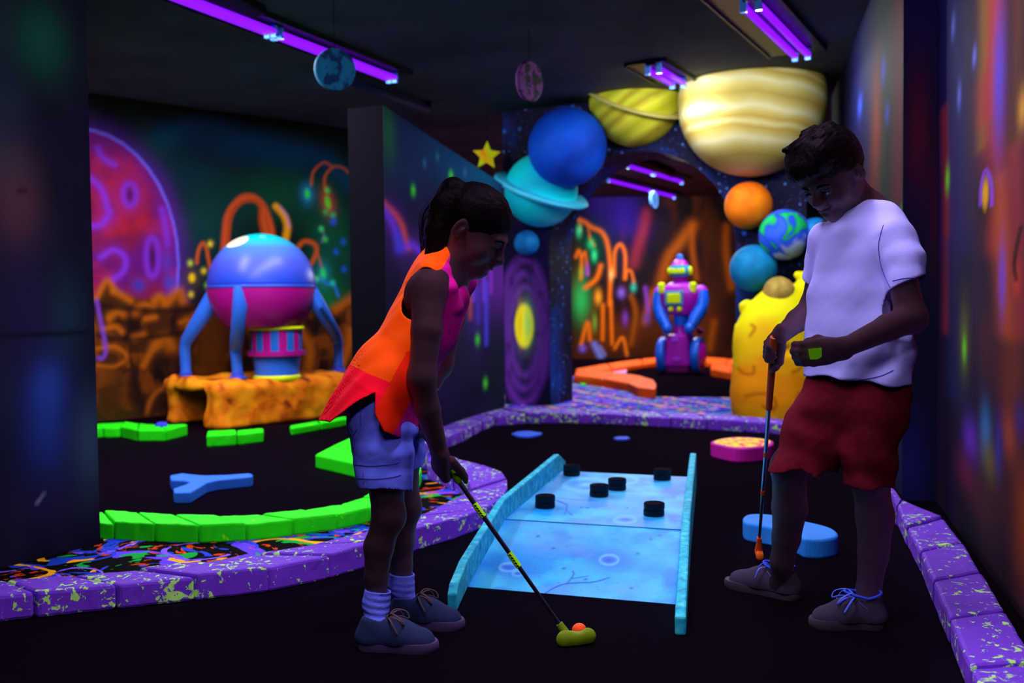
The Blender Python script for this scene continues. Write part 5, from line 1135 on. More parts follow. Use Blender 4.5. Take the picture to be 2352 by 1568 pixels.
# ------------------------------------------------------------------ shoes and socks
def shoe(parent, heel, toe, mats, width=.082, h=.0, laces=True, lace_w=.0032, fl=(False, False), bow=1.0, stitch=None, trim=None, ankle=None):
    """Canvas sneaker: part 'shoe' (upper) with sub-parts sole, laces, collar_trim."""
    heel = Vector(heel); toe = Vector(toe); d = toe-heel; d.z = 0; L = d.length; d.normalize(); sd = Vector((d.y, -d.x, 0)); up = Vector((0, 0, 1))
    def q(a, b, z): return heel+d*(a*L)+sd*(b*width)+up*z
    outline = [(0, 0), (.015, .24), (.08, .38), (.25, .40), (.45, .40), (.62, .47), (.76, .50), (.88, .44), (.96, .28), (1.0, .04)]
    ol = [(a, b) for a, b in outline]+[(a, -b*.94) for a, b in reversed(outline[1:-1])]
    pts = smooth_path([q(a, b, 0) for a, b in ol], 4, True)
    cen = q(.5, 0, 0)
    lo = np.min([np.array(p) for p in pts], 0)-.02; hi = np.max([np.array(p) for p in pts], 0)+.02
    s = SDF((lo[0], lo[1], 0.0), (hi[0], hi[1], .135), .0028)
    wd = width
    s.cone(q(.13, 0, .035), wd*.40, q(.16, 0, .072), wd*.33, .02)
    s.cone(q(.13, 0, .032), wd*.42, q(.52, 0, .030), wd*.41, .02); s.cone(q(.52, .02, .030), wd*.40, q(.82, .01, .022), wd*.36, .025); s.cone(q(.22, 0, .07), wd*.33, q(.5, 0, .05), wd*.31, .03); s.cone(q(.5, 0, .05), wd*.3, q(.74, 0, .028), wd*.3, .03)
    s.plane((0, 0, .018), (0, 0, -1))
    an = Vector(ankle) if ankle is not None else q(.22, 0, .16)
    base = q(.235, 0, .075)
    s.cone(base, wd*.315, base+(an-base).normalized()*.12, wd*.36, .006, 'sub'); s.plane(q(.1, 0, .092), (0, 0, 1), .008)
    up_o = s.obj('shoe', mats[0], parent, fluor=fl[0], smooth_it=1)
    def sub(o):
        o.parent = up_o; o.matrix_parent_inverse = (Matrix.Translation(parent.location)@up_o.matrix_parent_inverse).inverted(); return o
    n = len(pts); v = []; f = []
    rings = [(1.0, 0.0), (1.03, .006), (1.03, .020), (1.0, .026)]
    for sc, z in rings:
        for k, p in enumerate(pts): r = Vector(p)-cen; v.append(cen+r*sc+up*(z+(.006*max(0, (r.dot(d)/L+.5)-.85)/.15 if 0 else 0)))
    for j in range(len(rings)-1):
        for k in range(n): f.append((j*n+k, j*n+(k+1) % n, (j+1)*n+(k+1) % n, (j+1)*n+k))
    f += [tuple(range(n-1, -1, -1)), tuple(3*n+k for k in range(n))]
    ar = sum(pts[i][0]*pts[(i+1) % n][1]-pts[(i+1) % n][0]*pts[i][1] for i in range(n))
    if ar < 0: f = [tuple(reversed(g)) for g in f]
    sub(MB().add(v, f).obj('sole', mats[1], parent, 'auto', fluor=fl[0]))
    if laces:
        mb = MB(); zt = lambda a: .083-.062*max(0, (a-.34))/.36
        rows = [.40, .47, .54, .61]
        for a in rows:
            for sg in (1, -1):
                mb.tube(smooth_path([q(a-.02, sg*.27, zt(a)-.010), q(a, sg*.12, zt(a)+.004), q(a+.035, -sg*.10, zt(a+.03)+.005), q(a+.045, -sg*.27, zt(a+.05)-.010)], 4), lace_w, 8, flat=.6)
        k0 = q(.37, 0, zt(.37)+.010); mb.sphere(k0, lace_w*2.1, 10, 8)
        for sg in (1, -1):
            lp = [k0, k0+d*(.02*bow)+sd*(sg*.025*bow)+up*.016, k0+d*(.055*bow)+sd*(sg*.045*bow)+up*.006, k0+d*(.065*bow)+sd*(sg*.038*bow)-up*.012, k0+d*(.04*bow)+sd*(sg*.02*bow)-up*.002, k0]
            mb.tube(smooth_path(lp, 5), lace_w*.95, 8, flat=.55)
            mb.tube(smooth_path([k0, k0+d*(.025*bow)+sd*(sg*.05)+up*.004, k0+d*(.05*bow)+sd*(sg*.056)-up*.03], 5), lace_w*.85, 8, flat=.55)
        sub(mb.obj('laces', mats[2], parent, True, fluor=fl[1]))
    if trim is not None:
        r = [base+(sd*math.cos(a)*wd*.40+d*math.sin(a)*(wd*.50)*(1.35 if math.sin(a) > 0 else 1))+up*(.017+.010*max(0, -math.sin(a))+(.012*max(0, math.sin(a)))) for a in np.linspace(0, 2*math.pi, 25)]
        sub(MB().tube(r, .0042, 8, caps=False).obj('collar_trim', trim, parent, True, fluor=True))
    if stitch is not None:
        for sg in (1, -1):
            for path in ([(.72, .38, .03), (.66, .33, .05), (.62, .2, .064)], [(.52, .43, .03), (.50, .37, .06), (.46, .28, .075)], [(.12, .36, .03), (.2, .40, .055), (.3, .40, .07), (.36, .32, .082)]):
                sub(MB().tube(smooth_path([q(a, sg*b, z) for a, b, z in path], 5), .0012, 6).obj('stitch_line', stitch, parent, True, fluor=True))
    return up_o
# ================================================================== the boy
BY = 2.95
bt = thing('person', 'child in white t-shirt and dark red shorts standing on the right with putter', 'person', (.9, BY, 0))
beta = math.radians(40); bf = Vector((-math.cos(beta), -math.sin(beta), 0)); bl = Vector((math.sin(beta), -math.cos(beta), 0))
pitch = math.radians(36); hyaw = math.radians(30); hf = Vector((-math.cos(hyaw), -math.sin(hyaw), 0))*math.cos(pitch)+Vector((0, 0, -math.sin(pitch)))
bS = 1.10
bh = Head((0, 0, 0), hf, bS); ear = P(1973, 394, 2.92); bh.C = ear-(-bh.r*.074-bh.f*.014-bh.u*.006)*bS
s = SDF((.42, 2.50, 0), (1.48, 3.50, 1.56), .0036)
bh.build(s, .6)
NB = P(1992, 492, 3.0)       # base of the neck
s.cone(bh.p(0, -.030, -.030), .044*bS, NB, .050, .03); s.cone(NB, .05, P(1988, 560, 3.0), .075, .05)
SL, SR = P(2062, 556, 2.885), P(1902, 548, 3.09); HL, HR_ = P(2010, 905, 2.93), P(1922, 905, 3.03)
s.cone(NB, .046, SL, .040, .04); s.cone(NB, .048, SR, .046, .04)
s.chain([P(1982, 580, 2.99), P(1970, 700, 2.99), P(1968, 840, 2.985)], [.125, .118, .12], .05, flat=bf, ff=.7); s.cone(HL, .085, HR_, .085, .05)
KL, KR = P(1998, 1098, 2.90), P(1812, 1070, 3.02); AL, AR = P(1994, 1362, 2.90), P(1796, 1290, 3.12)
s.chain([HL, P(2002, 1000, 2.91), KL], [.074, .060, .051], .03); s.chain([KL, P(2010, 1185, 2.915), P(2006, 1270, 2.91), AL], [.049, .054, .043, .034], .03)
s.chain([HR_, P(1868, 985, 3.0), KR], [.074, .060, .050], .03); s.chain([KR, P(1814, 1165, 3.06), P(1806, 1235, 3.10), AR], [.049, .053, .043, .034], .03)
s.ell(KL+bf*.022, (.027, .027, .032), None, .03); s.ell(KR+bf*.026, (.028, .028, .034), None, .03)
# feet inside the shoes
hL, tL = G(2018, 1440), G(1860, 1437); hR, tR = G(1826, 1378), G(1668, 1342)
for A_, h_, t_ in ((AL, hL, tL), (AR, hR, tR)):
    h3, t3 = Vector((h_.x, h_.y, .045)), Vector((t_.x, t_.y, .035)); s.cone(A_, .033, h3.lerp(t3, .2), .030, .02); s.cone(h3.lerp(t3, .2), .03, h3.lerp(t3, .75), .022, .02)
# arms
EL, WL = P(2094, 730, 2.80), P(1937, 800, 2.70)
s.chain([SL, P(2072, 640, 2.832), EL], [.041, .040, .041], .03); s.chain([EL, P(2040, 752, 2.765), WL], [.041, .037, .026], .02)
ER, WR = P(1868, 700, 3.20), P(1792, 772, 3.07)
s.chain([SR, P(1886, 620, 3.16), ER], [.050, .043, .036], .03); s.chain([ER, P(1832, 736, 3.135), WR], [.036, .035, .025], .025)
# left hand, half closed, back of the hand towards the camera
kn = P(1862, 812, 2.665); hd = (kn-WL).normalized(); hu = Vector((0, 0, 1)); hu = (hu-hd*hu.dot(hd)).normalized(); hn = hd.cross(hu)
if hn.y > 0: hn = -hn                          # towards the camera
for i, o in enumerate((.026, .009, -.008, -.024)):
    k0 = kn+hu*o-hd*(.004*abs(i-1.2)); fr = (.0098, .0102, .0098, .0088)[i]
    s.cone(WL+hu*o*.45, .019, k0, .0135, .014)
    j1 = k0+hd*(.026-.002*abs(i-1))-hn*.010; j2 = j1+hd*.004-hn*.024; j3 = j2-hd*.018-hn*.008
    s.chain([k0, j1, j2, j3], [fr*1.15, fr*1.05, fr, fr*.85], .005)
s.ell(WL.lerp(kn, .55), (.03, .022, .03), None, .02)
tb = WL.lerp(kn, .3)+hu*.018-hn*.010
s.chain([tb, tb+hd*.030+hu*.014-hn*.014, tb+hd*.056+hu*.010-hn*.022, tb+hd*.074-hn*.026], [.016, .0125, .0105, .0085], .008)
# right hand on the putter grip
PT, PB = P(1777, 786, 3.075), P(1744, 1240, 3.52); PA = (PB-PT).normalized()
grip(s, PT+PA*.035, PA, WR+Vector((.0, 0, .012)), .0125, .95, sgn=-1)
body = s.obj('body', skin, bt, fluor=False, smooth_it=1)
bh.eyes(bt, -.25)
# hair
def strands(p, h, sc, amp):
    x = (p-np.array(h.C)) @ np.array(h.R); return amp*(fbm(x[:, 0]/sc, x[:, 1]/(sc*5), x[:, 2]/(sc*2.2), 3)-.5)
s = SDF(tuple(np.array(bh.C)-.2), tuple(np.array(bh.C)+.2), .003); S = bS*1.03
E = lambda c, r, k=.02, op='add': s.ell(bh.p(*c), [q*S for q in r], bh.R, k*S, op)
E((0, -.014, .034), (.0755, .0935, .083)); E((0, .004, .075), (.068, .090, .058), .03); s.cone(bh.p(.01, .045, .098), .042*S, bh.p(.008, .092, .078), .030*S, .03); s.cone(bh.p(.008, .090, .078), .030*S, bh.p(.004, .104, .058), .020*S, .02)
s.cone(bh.p(-.04, .05, .09), .03*S, bh.p(-.03, .092, .066), .02*S, .02); s.cone(bh.p(.045, .05, .088), .03*S, bh.p(.038, .088, .062), .018*S, .02)
for i in range(9):
    a = RNG.random(2); x0 = (a[0]-.5)*.08; y0 = -.06+.11*a[1]; s.cone(bh.p(x0, y0, .118), .016*S, bh.p(x0+.01, y0+.03, .133), .006*S, .012)
E((0, .104, -.034), (.070, .060, .078), .030, 'sub'); 
for sx in (-1, 1): E((sx*.084, .012, -.026), (.028, .030, .040), .01, 'sub'); E((sx*.08, .05, -.02), (.03, .04, .05), .01, 'sub')
s.plane(bh.p(0, -.06, -.055), tuple(-bh.u-bh.f*.2), .02)
s.warp(lambda p: strands(p, bh, .0045, .006)); s.warp(lambda p: strands(p, bh, .018, .003))
hair_m = plain('hair_dark_brown', (34, 22, 20), .8, rough=.55, spec=.35, grain=.3, gscale=120)
s.obj('hair', hair_m, bt, fluor=False, smooth_it=0)
# t-shirt
def folds(amp, dirs, seed=0.0):
    def fn(p):
        r = 0
        for (d, sc, am) in dirs:
            d = np.array(d, dtype=float); d /= np.linalg.norm(d); t = p @ d
            w = fbm(p[:, 0]*3+seed, p[:, 1]*3+seed, p[:, 2]*3+seed, 2)
            r = r+am*np.sin(t/sc*6.28+w*9)*np.clip(w*2.2-.6, 0, 1)
        return amp*r
    return fn
s = SDF((.62, 2.55, .60), (1.45, 3.45, 1.34), .0034)
s.chain([P(1984, 560, 2.99), P(1968, 690, 2.985), P(1967, 800, 2.975), P(1967, 950, 2.97)], [.138, .152, .163, .172], .05, flat=bf, ff=.76)
s.cone(P(2008, 519, 3.0), .058, P(2058, 556, 2.89), .058, .04); s.cone(P(1986, 522, 3.01), .052, P(1905, 548, 3.085), .056, .04)
s.chain([P(2050, 552, 2.892), P(2072, 600, 2.855), P(2087, 672, 2.826)], [.060, .061, .060], .02); s.chain([P(1902, 548, 3.085), P(1890, 600, 3.13), P(1876, 668, 3.17)], [.056, .056, .054], .02)
dl = (P(2092, 668, 2.82)-P(2062, 556, 2.885)).normalized(); dr = (P(1876, 668, 3.17)-P(1902, 548, 3.085)).normalized()
def cutend(s, p, d, r):                         # trim a sleeve
    s.cone(Vector(p)+Vector(d)*(r), r, Vector(p)+Vector(d)*(r+.08), r, .003, 'sub')
fsl = lambda p_, d_: None
class Clip: pass
# sleeves end on planes that only reach the sleeves
def clip_local(s, p, n, c, rad):
    p = np.array(p); n = np.array(n); c = np.array(c, dtype=np.float32); sl = s._sl(c-rad, c+rad); X, Y, Z = s._pts(sl)
    d = s.d[sl]; q = ((X-p[0])*n[0]+(Y-p[1])*n[1]+(Z-p[2])*n[2]); m_ = (X-c[0])**2+(Y-c[1])**2+(Z-c[2])**2 < rad*rad
    s.d[sl] = np.where(m_, np.maximum(d, q), d)
pe = P(2084, 656, 2.83); clip_local(s, pe, (dl+Vector((.22, 0, 0))).normalized(), pe+dl*.075+Vector((.025, 0, 0)), .105)
pe2 = P(1880, 640, 3.16); clip_local(s, pe2, dr, pe2+dr*.07+Vector((-.01, .0, 0)), .085)
s.cone(pe-dl*.03, .048, pe+dl*.05, .054, .004, 'sub'); s.cone(pe2-dr*.03, .044, pe2+dr*.05, .05, .004, 'sub')
s.cone(NB+Vector((.0, .0, .028)), .050, NB+(bh.p(0, -.03, -.03)-NB).normalized()*.14, .058, .006, 'sub')
hm = P(1962, 876, 2.97); s.plane(hm, (-.10, -.05, -1), .006); s.cone(hm+Vector((0, 0, -.05)), .128, hm+Vector((0, 0, .01)), .118, .006, 'sub', flat=bf, ff=.74)
s.warp(folds(.008, [((.9, .2, .5), .15, 1), ((-.8, .3, .6), .13, .9), ((.1, .2, 1), .09, .3)], 2.0))
s.noise(.003, .05, 2)
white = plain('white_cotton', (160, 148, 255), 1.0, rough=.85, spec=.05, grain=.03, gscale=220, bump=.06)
shirt = s.obj('t_shirt', white, bt, smooth_it=1)
rib = [NB+Vector((-.012, -.008, .0))+(bl*math.cos(a)*.064+bf*math.sin(a)*.060)+Vector((0, 0, .030-.018*math.sin(a))) for a in np.linspace(0, 2*math.pi, 33)]
# shorts
s = SDF((.60, 2.62, .30), (1.36, 3.34, .86), .0034)
s.cone(P(1968, 872, 2.975), .118, P(1968, 905, 2.975), .134, .03, flat=bf, ff=.80)
s.chain([P(2012, 905, 2.935), P(1998, 1010, 2.91), P(1994, 1180, 2.90)], [.100, .084, .064], .05); s.chain([P(1922, 905, 3.02), P(1872, 985, 3.0), P(1838, 1115, 2.99)], [.100, .094, .098], .03)
pl_, pr_ = P(1994, 1113, 2.90), P(1848, 1062, 3.0)
clip_local(s, pl_, nv(-.06, 0, -1), pl_+Vector((0, 0, -.10)), .125); clip_local(s, pr_, nv(.16, 0, -1), pr_+Vector((-.02, 0, -.10)), .135)
s.cone(pl_+Vector((0, 0, .05)), .046, pl_+Vector((0, 0, -.05)), .05, .004, 'sub'); s.cone(pr_+Vector((0, 0, .03)), .070, pr_+Vector((0, 0, -.05)), .082, .004, 'sub')
s.warp(folds(.005, [((.3, .2, 1), .11, 1), ((1, 0, .4), .10, .8)], 5.0)); s.noise(.003, .04, 2)
s.obj('shorts', plain('dark_red_twill', (88, 12, 32), .95, rough=.9, spec=.04, grain=.08, gscale=140, bump=.06), bt, smooth_it=1)
# shoes
sh_m = plain('grey_canvas', (56, 44, 74), 1.0, rough=.9, spec=.05, grain=.1, gscale=220, bump=.1, bd=.002); sole_m = plain('grey_rubber', (56, 42, 66), .9, rough=.7); lace_bl = plain('blue_white_lace', (84, 100, 250), 1.0, rough=.8)
trim_m = plain('collar_blue', (40, 64, 225), .9); st_m = plain('stitch_violet', (110, 90, 200), .8)
shoe(bt, hL+Vector((.012, 0, 0)), tL, (sh_m, sole_m, lace_bl), .088, laces=True, lace_w=.0036, fl=(True, True), bow=.9, stitch=st_m, trim=trim_m, ankle=AL)
shoe(bt, hR+Vector((.012, 0, 0)), tR, (sh_m, sole_m, lace_bl), .088, laces=True, lace_w=.0032, fl=(True, True), bow=.5, stitch=st_m, trim=trim_m, ankle=AR)
st2 = plain('cotton_seam', (74, 66, 200), .9)
def boy_seams():
    for pth in ([(2029, 516), (2018, 560), (2024, 612), (2044, 660)], [(2050, 645), (2085, 638), (2120, 642)], [(1846, 858), (1884, 880), (1933, 876), (2012, 866), (2052, 850)]):
        mb = proj_paths(shirt, [pth], r=.0012)
        if mb.v:
            o = mb.obj('seam', st2, bt, True); o.parent = shirt; o.matrix_parent_inverse = (Matrix.Translation(bt.location)@shirt.matrix_parent_inverse).inverted()
# his putter and card
pt = thing('putter', 'putter with orange grip held upright in the right hand of the boy', 'putter', PB)
pG = PT.lerp(PB, .31)
orange_grip = plain('orange_grip', (160, 66, 40), .9, rough=.7)
chrome = plain('chrome_shaft', (190, 190, 200), 1.0, rough=.32, metal=1)
MB().tube([PT-PA*.02, PT.lerp(PB, .15), pG-PA*.004, pG], [.0125, .0118, .0105, .007], 16).obj('grip', orange_grip, pt, 'auto', fluor=True)
MB().tube([pG-PA*.02, PT.lerp(PB, .7), PB+PA*.012], [.0068, .0062, .005], 14).obj('shaft', chrome, pt, 'auto', fluor=False)
for f_ in (.52, .72): MB().tube([PT.lerp(PB, f_), PT.lerp(PB, f_+.022)], .0073, 14).obj('shaft_band', plain('orange_band', (200, 80, 30), .8), pt, 'auto')
MB().tube([PB-PA*.012, PB+PA*.02, PB+PA*.05], [.0085, .0105, .013], 14).obj('hosel', plain('orange_rubber', (215, 84, 20), 1.0), pt, 'auto')
hz = Vector((PB.x, PB.y, 0))+PA*0; e = PB+PA*.05; 
mb = MB(); v0 = nv(.18, 1, 0); mb.box((e.x+.002, e.y, max(e.z-.012, .016)), (.013, .052, .0135), Matrix((Vector((v0.y, -v0.x, 0)), v0, Vector((0, 0, 1)))).transposed()); mb.obj('head', MATS['orange_rubber'], pt, bev=.009)
cq = [kn+hu*a-hd*b+hn*.020 for a, b in ((.016, -.021), (.014, .021), (-.010, .019), (-.015, .004), (-.012, -.018))]
mb = MB(); mb.add([Vector(q)+hn*.0012 for q in cq]+cq, [(0, 1, 2, 3, 4), (9, 8, 7, 6, 5)]+[((i+1) % 5, i, 5+i, 5+(i+1) % 5) for i in range(5)])
cd = mb.obj('card', plain('green_card', (120, 200, 10), 1.0)); setp(cd, 'small bright green card in the left hand of the boy in white', 'card')
# ================================================================== the girl
GY = 2.86
gt = thing('person', 'child in orange and pink tank top bending over a putter on the left', 'person', (-.36, GY, 0))
gp_ = math.radians(34); gS = 1.15
gh = Head((0, 0, 0), (math.cos(gp_)*.978, -math.cos(gp_)*.208, -math.sin(gp_)), gS); ear = P(1056, 523, 2.80); gh.C = ear-(gh.r*.074-gh.f*.014-gh.u*.006)*gS
s = SDF((-.64, 2.48, 0), (.16, 3.24, 1.32), .0036)
gh.build(s, .85)
NB = P(1020, 612, 2.90)
s.cone(gh.p(0, -.034, -.022), .042*gS, NB, .046, .03)
SRt, SLt = P(982, 662, 2.775), P(1052, 650, 3.04); HRt, HLt = P(872, 950, 2.80), P(900, 950, 2.95)
s.cone(NB, .046, SRt, .042, .035); s.cone(NB, .046, SLt, .042, .035)
s.chain([P(1006, 665, 2.905), P(960, 780, 2.89), P(905, 900, 2.875)], [.118, .104, .098], .05, flat=(.934, 0, -.357), ff=.68); s.cone(HRt, .082, HLt, .082, .05)
KRt, KLt = P(892, 1185, 2.765), P(931, 1165, 2.94); ARt, ALt = P(864, 1385, 2.755), P(922, 1345, 2.935)
s.chain([HRt, P(884, 1060, 2.785), KRt], [.080, .060, .042], .03); s.chain([KRt, P(870, 1255, 2.765), P(864, 1325, 2.76), ARt], [.041, .041, .032, .029], .025)
s.chain([HLt, P(918, 1060, 2.945), KLt], [.080, .058, .041], .03); s.chain([KLt, P(920, 1240, 2.945), P(922, 1300, 2.94), ALt], [.040, .041, .032, .029], .025)
s.ell(KRt+Vector((.018, 0, 0)), (.024, .026, .034), None, .025); s.ell(KLt+Vector((.018, 0, 0)), (.024, .026, .034), None, .025)
hRt, tRt = G(826, 1487), G(1006, 1492); hLt, tLt = G(900, 1432), G(1066, 1442)
for A_, h_, t_ in ((ARt, hRt, tRt), (ALt, hLt, tLt)):
    h3, t3 = Vector((h_.x, h_.y, .045)), Vector((t_.x, t_.y, .035)); s.cone(A_, .030, h3.lerp(t3, .2), .028, .02); s.cone(h3.lerp(t3, .2), .028, h3.lerp(t3, .75), .021, .02)
GT, GB = P(936, 938, 2.875), P(1287, 1436, 2.765); GA = (GB-GT).normalized()
ERt, WRt = P(968, 868, 2.715), P(1010, 1040, 2.775)
s.chain([SRt, P(980, 760, 2.735), ERt], [.046, .042, .036], .03); s.chain([ERt, P(982, 940, 2.735), WRt], [.036, .034, .024], .025)
ELt, WLt = P(1012, 838, 3.03), P(962, 918, 2.945)
s.chain([SLt, P(1036, 740, 3.05), ELt], [.044, .039, .034], .03); s.chain([ELt, P(990, 875, 2.995), WLt], [.034, .032, .023], .025)
s.ell(P(962, 684, 2.81), (.042, .04, .055), None, .03)
grip(s, GT+GA*.205, GA, WRt+Vector((.002, 0, 0)), .0125, 1.0, sgn=1); grip(s, GT+GA*.062, GA, WLt, .0125, .95, sgn=-1)
gbody = s.obj('body', girl_skin, gt, fluor=False, smooth_it=1)
gh.eyes(gt, -.5)
# hair with ponytail
s = SDF(tuple(np.array(gh.C)-np.array((.28, .2, .26))), tuple(np.array(gh.C)+np.array((.2, .2, .2))), .003); S = gS
E = lambda c, r, k=.02, op='add': s.ell(gh.p(*c), [q*S for q in r], gh.R, k*S, op)
E((0, -.012, .034), (.0755, .0935, .084))
E((0, .112, -.046), (.085, .058, .076), .028, 'sub')
for sx in (-1, 1): E((sx*.085, -.010, -.012), (.020, .020, .030), .008, 'sub'); E((sx*.085, .044, -.062), (.04, .046, .040), .012, 'sub')
s.plane(gh.p(0, -.06, -.075), tuple(-gh.u+gh.f*.15), .02)
s.chain([P(1062, 448, 2.88), P(1042, 442, 2.87), P(1024, 474, 2.86), P(1008, 530, 2.85), P(998, 585, 2.84), P(1000, 625, 2.835)], [.028, .042, .044, .038, .026, .010], .008)
s.cone(P(1058, 440, 2.90), .030, P(1048, 446, 2.90), .030, .01)
def pony(p):
    x = (p-np.array(gh.C)) @ np.array(gh.R); return .006*(fbm(x[:, 0]/.005, x[:, 1]/.02, x[:, 2]/.03, 3)-.5)
s.warp(pony)
s.obj('hair', hair_m, gt, fluor=False, smooth_it=0)
mb = MB()
for i in range(22):
    a = RNG.random(4); mb.tube(smooth_path([P(1000+20*a[0], 440+30*a[1], 2.86+.06*a[2]), P(976-12*a[3], 490+30*a[1], 2.86+.06*a[2]), P(964+14*a[0], 560+20*a[1], 2.86+.06*a[2]), P(968+12*a[3], 600+14*a[2], 2.86+.05*a[1])], 4), .0006, 5)
mb.obj('loose_strands', hair_m, gt, True, fluor=False)
# tank top
ax_ = (P(890, 930, 2.88)-P(995, 655, 2.90)); ax_.normalize(); ctr = P(995, 655, 2.90); fd = Vector((ax_.z*-1, 0, ax_.x)); fd = Vector((-ax_.z, 0, ax_.x)); fd.normalize()
if fd.x < 0: fd = -fd
s = SDF((-.66, 2.60, .52), (.04, 3.22, 1.16), .003)
s.chain([P(1003, 640, 2.905), P(985, 690, 2.90), P(938, 800, 2.89), P(883, 900, 2.88), P(832, 1030, 2.875)], [.122, .140, .160, .200, .245], .05, flat=tuple(fd), ff=.61)
s.cone(P(1012, 622, 2.90), .034, P(990, 622, 2.80), .030, .04); s.cone(P(1030, 615, 2.90), .034, P(1062, 640, 3.01), .034, .04); s.chain([P(1062, 640, 3.0), P(1042, 690, 2.97), P(1004, 780, 2.94), P(970, 860, 2.93)], [.032, .032, .036, .036], .05); s.cone(P(1012, 612, 2.84), .028, P(1030, 670, 2.85), .030, .03)
for y_ in (2.86, 2.90): s.chain([P(1042, 690, y_), P(1008, 770, y_), P(972, 850, y_)], [.034, .036, .034], .05)
s.warp(folds(.0055, [((.2, 1, .1), .13, 1), ((.7, .4, .5), .12, .7), ((.0, 1, .5), .06, .4)], 8.0))
s.d = np.maximum(s.d, -(s.d+.0055))
sl = tuple(slice(0, i) for i in s.n); X, Y, Z = s._pts(sl)
dx, dy, dz = X-ctr.x, Y-ctr.y, Z-ctr.z
a_ = dx*ax_.x+dy*ax_.y+dz*ax_.z; fr_ = dx*fd.x+dz*fd.z; fr_ = fr_+a_*.18
phi = np.arctan2(np.abs(dy)+0*fr_, fr_+0*dy)
hem = np.interp(phi, [0, .7, 1.12, 1.3, 1.42, 1.54, 1.65, 1.78, 2.2, 3.15], [.425, .435, .425, .39, .335, .37, .42, .46, .475, .485])
s.d = np.maximum(s.d, ((a_-hem)*.8).astype(np.float32))
del X, Y, Z, dx, dy, dz, a_, fr_, phi, hem
# arm holes and neck
for side, c, rx in ((-1, P(964, 670, 2.76), .070), (1, P(1046, 655, 3.05), .068)):
    cc = Vector((c.x, c.y, c.z)); R = Matrix((fd, Vector((0, 1, 0)), -ax_)).transposed()
    s.ell(cc+Vector((0, side*.05, 0)), (rx*.92, .128, rx*1.15), R, .004, 'sub')
s.cone(P(1038, 598, 2.905), .055, P(1070, 530, 2.905), .07, .004, 'sub'); s.ell(P(1062, 618, 2.905), (.050, .064, .046), Matrix((fd, Vector((0, 1, 0)), -ax_)).transposed(), .006, 'sub')
s.chain([P(1000, 594, 2.835), P(1020, 622, 2.805), P(1033, 660, 2.80), P(1046, 705, 2.825)], [.015, .018, .020, .022], .012)
fdn, axn, cn = np.array(fd), np.array(ax_), np.array(ctr)
def topmat(c):
    q = c-cn; a = q @ axn; f = q @ fdn+a*.10
    mi = np.zeros(len(c), dtype=int)
    mi[(f > .050-.10*np.clip(a-.06, 0, 1)*0)] = 1
    mi[(a < .05) & (f > .012)] = 1
    mi[(a > .295) & (f < .03)] = 2
    mi[(a > .20) & (f >= .03) & (f <= .10)] = 3
    return mi
top_o = plain('orange_fabric', (255, 74, 8), 1.0, rough=.8, spec=.05); top_p = plain('pink_fabric', (205, 14, 150), 1.0, rough=.8, spec=.05, grain=.05, gscale=30, bump=.05); top_r = plain('red_fabric', (250, 8, 44), 1.0, rough=.8, spec=.05); top_f = plain('orange_red_fabric', (240, 34, 10), 1.0, rough=.8, spec=.05)
s.obj('tank_top', [top_o, top_p, top_r, top_f], gt, midx=topmat, smooth_it=1)
# shorts
s = SDF((-.60, 2.58, .28), (-.14, 3.16, .86), .0032)
s.cone(P(912, 872, 2.885), .106, P(887, 950, 2.875), .118, .03, flat=(1, 0, 0), ff=.88)
s.chain([P(874, 955, 2.803), P(880, 1040, 2.79), P(886, 1160, 2.768)], [.096, .085, .074], .03); s.chain([P(903, 955, 2.945), P(916, 1040, 2.945), P(924, 1110, 2.94)], [.094, .078, .066], .012)
pr_, pl_ = P(880, 1112, 2.78), P(925, 1062, 2.94)
clip_local(s, pr_, nv(.06, 0, -1), pr_+Vector((-.005, -.02, -.095)), .115); clip_local(s, pl_, nv(0, 0, -1), pl_+Vector((.02, .02, -.125)), .132)
s.cone(pr_+Vector((.004, -.004, .05)), .058, pr_+Vector((.004, -.004, -.05)), .064, .004, 'sub'); s.cone(pl_+Vector((0, .005, .05)), .050, pl_+Vector((0, .005, -.05)), .056, .004, 'sub')
s.warp(folds(.0035, [((.1, .1, 1), .07, 1), ((.5, .2, 1), .10, .8)], 11.0)); s.noise(.002, .03, 2)
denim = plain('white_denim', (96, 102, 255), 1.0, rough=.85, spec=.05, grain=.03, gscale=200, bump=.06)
gs = s.obj('shorts', denim, gt, smooth_it=1)
def gsub(o):
    o.parent = gs; o.matrix_parent_inverse = (Matrix.Translation(gt.location)@gs.matrix_parent_inverse).inverted(); return o
from mathutils.bvhtree import BVHTree
def proj_paths(obj, paths, off=.001, r=.0016, Y0=2.3):
    bv = BVHTree.FromPolygons([v.co[:] for v in obj.data.vertices], [p.vertices[:] for p in obj.data.polygons])
    mb = MB()
    for pts in paths:
        w = []
        for px, py in smooth_path([(a, b) for a, b in pts], 6):
            d = ray(px, py).normalized(); h, n_, i, ds = bv.ray_cast(CAMLOC, d)
            if h is not None: w.append(h-d*off)
        if len(w) > 2: mb.tube(w, r, 6)
    return mb
boy_seams()
seam_m = plain('denim_seam', (60, 62, 190), .9)
seams_ = [[(816, 1098), (860, 1100), (900, 1096), (921, 1090)], [(812, 1066), (850, 1070), (900, 1066), (916, 1060)], [(828, 920), (828, 960), (829, 980)], [(802, 985), (810, 1000), (820, 985)], [(835, 1112), (834, 1085)]]
for pth in seams_:
    mb = proj_paths(gs, [pth], r=.0011)
    if mb.v: gsub(mb.obj('seam', seam_m, gt, True))
bv = proj_paths(gs, [[(829, 919), (829.2, 921), (829.4, 923)]], r=.005)
gsub(bv.obj('button', plain('button_dark', (36, 10, 40), 1), gt, True, fluor=False))
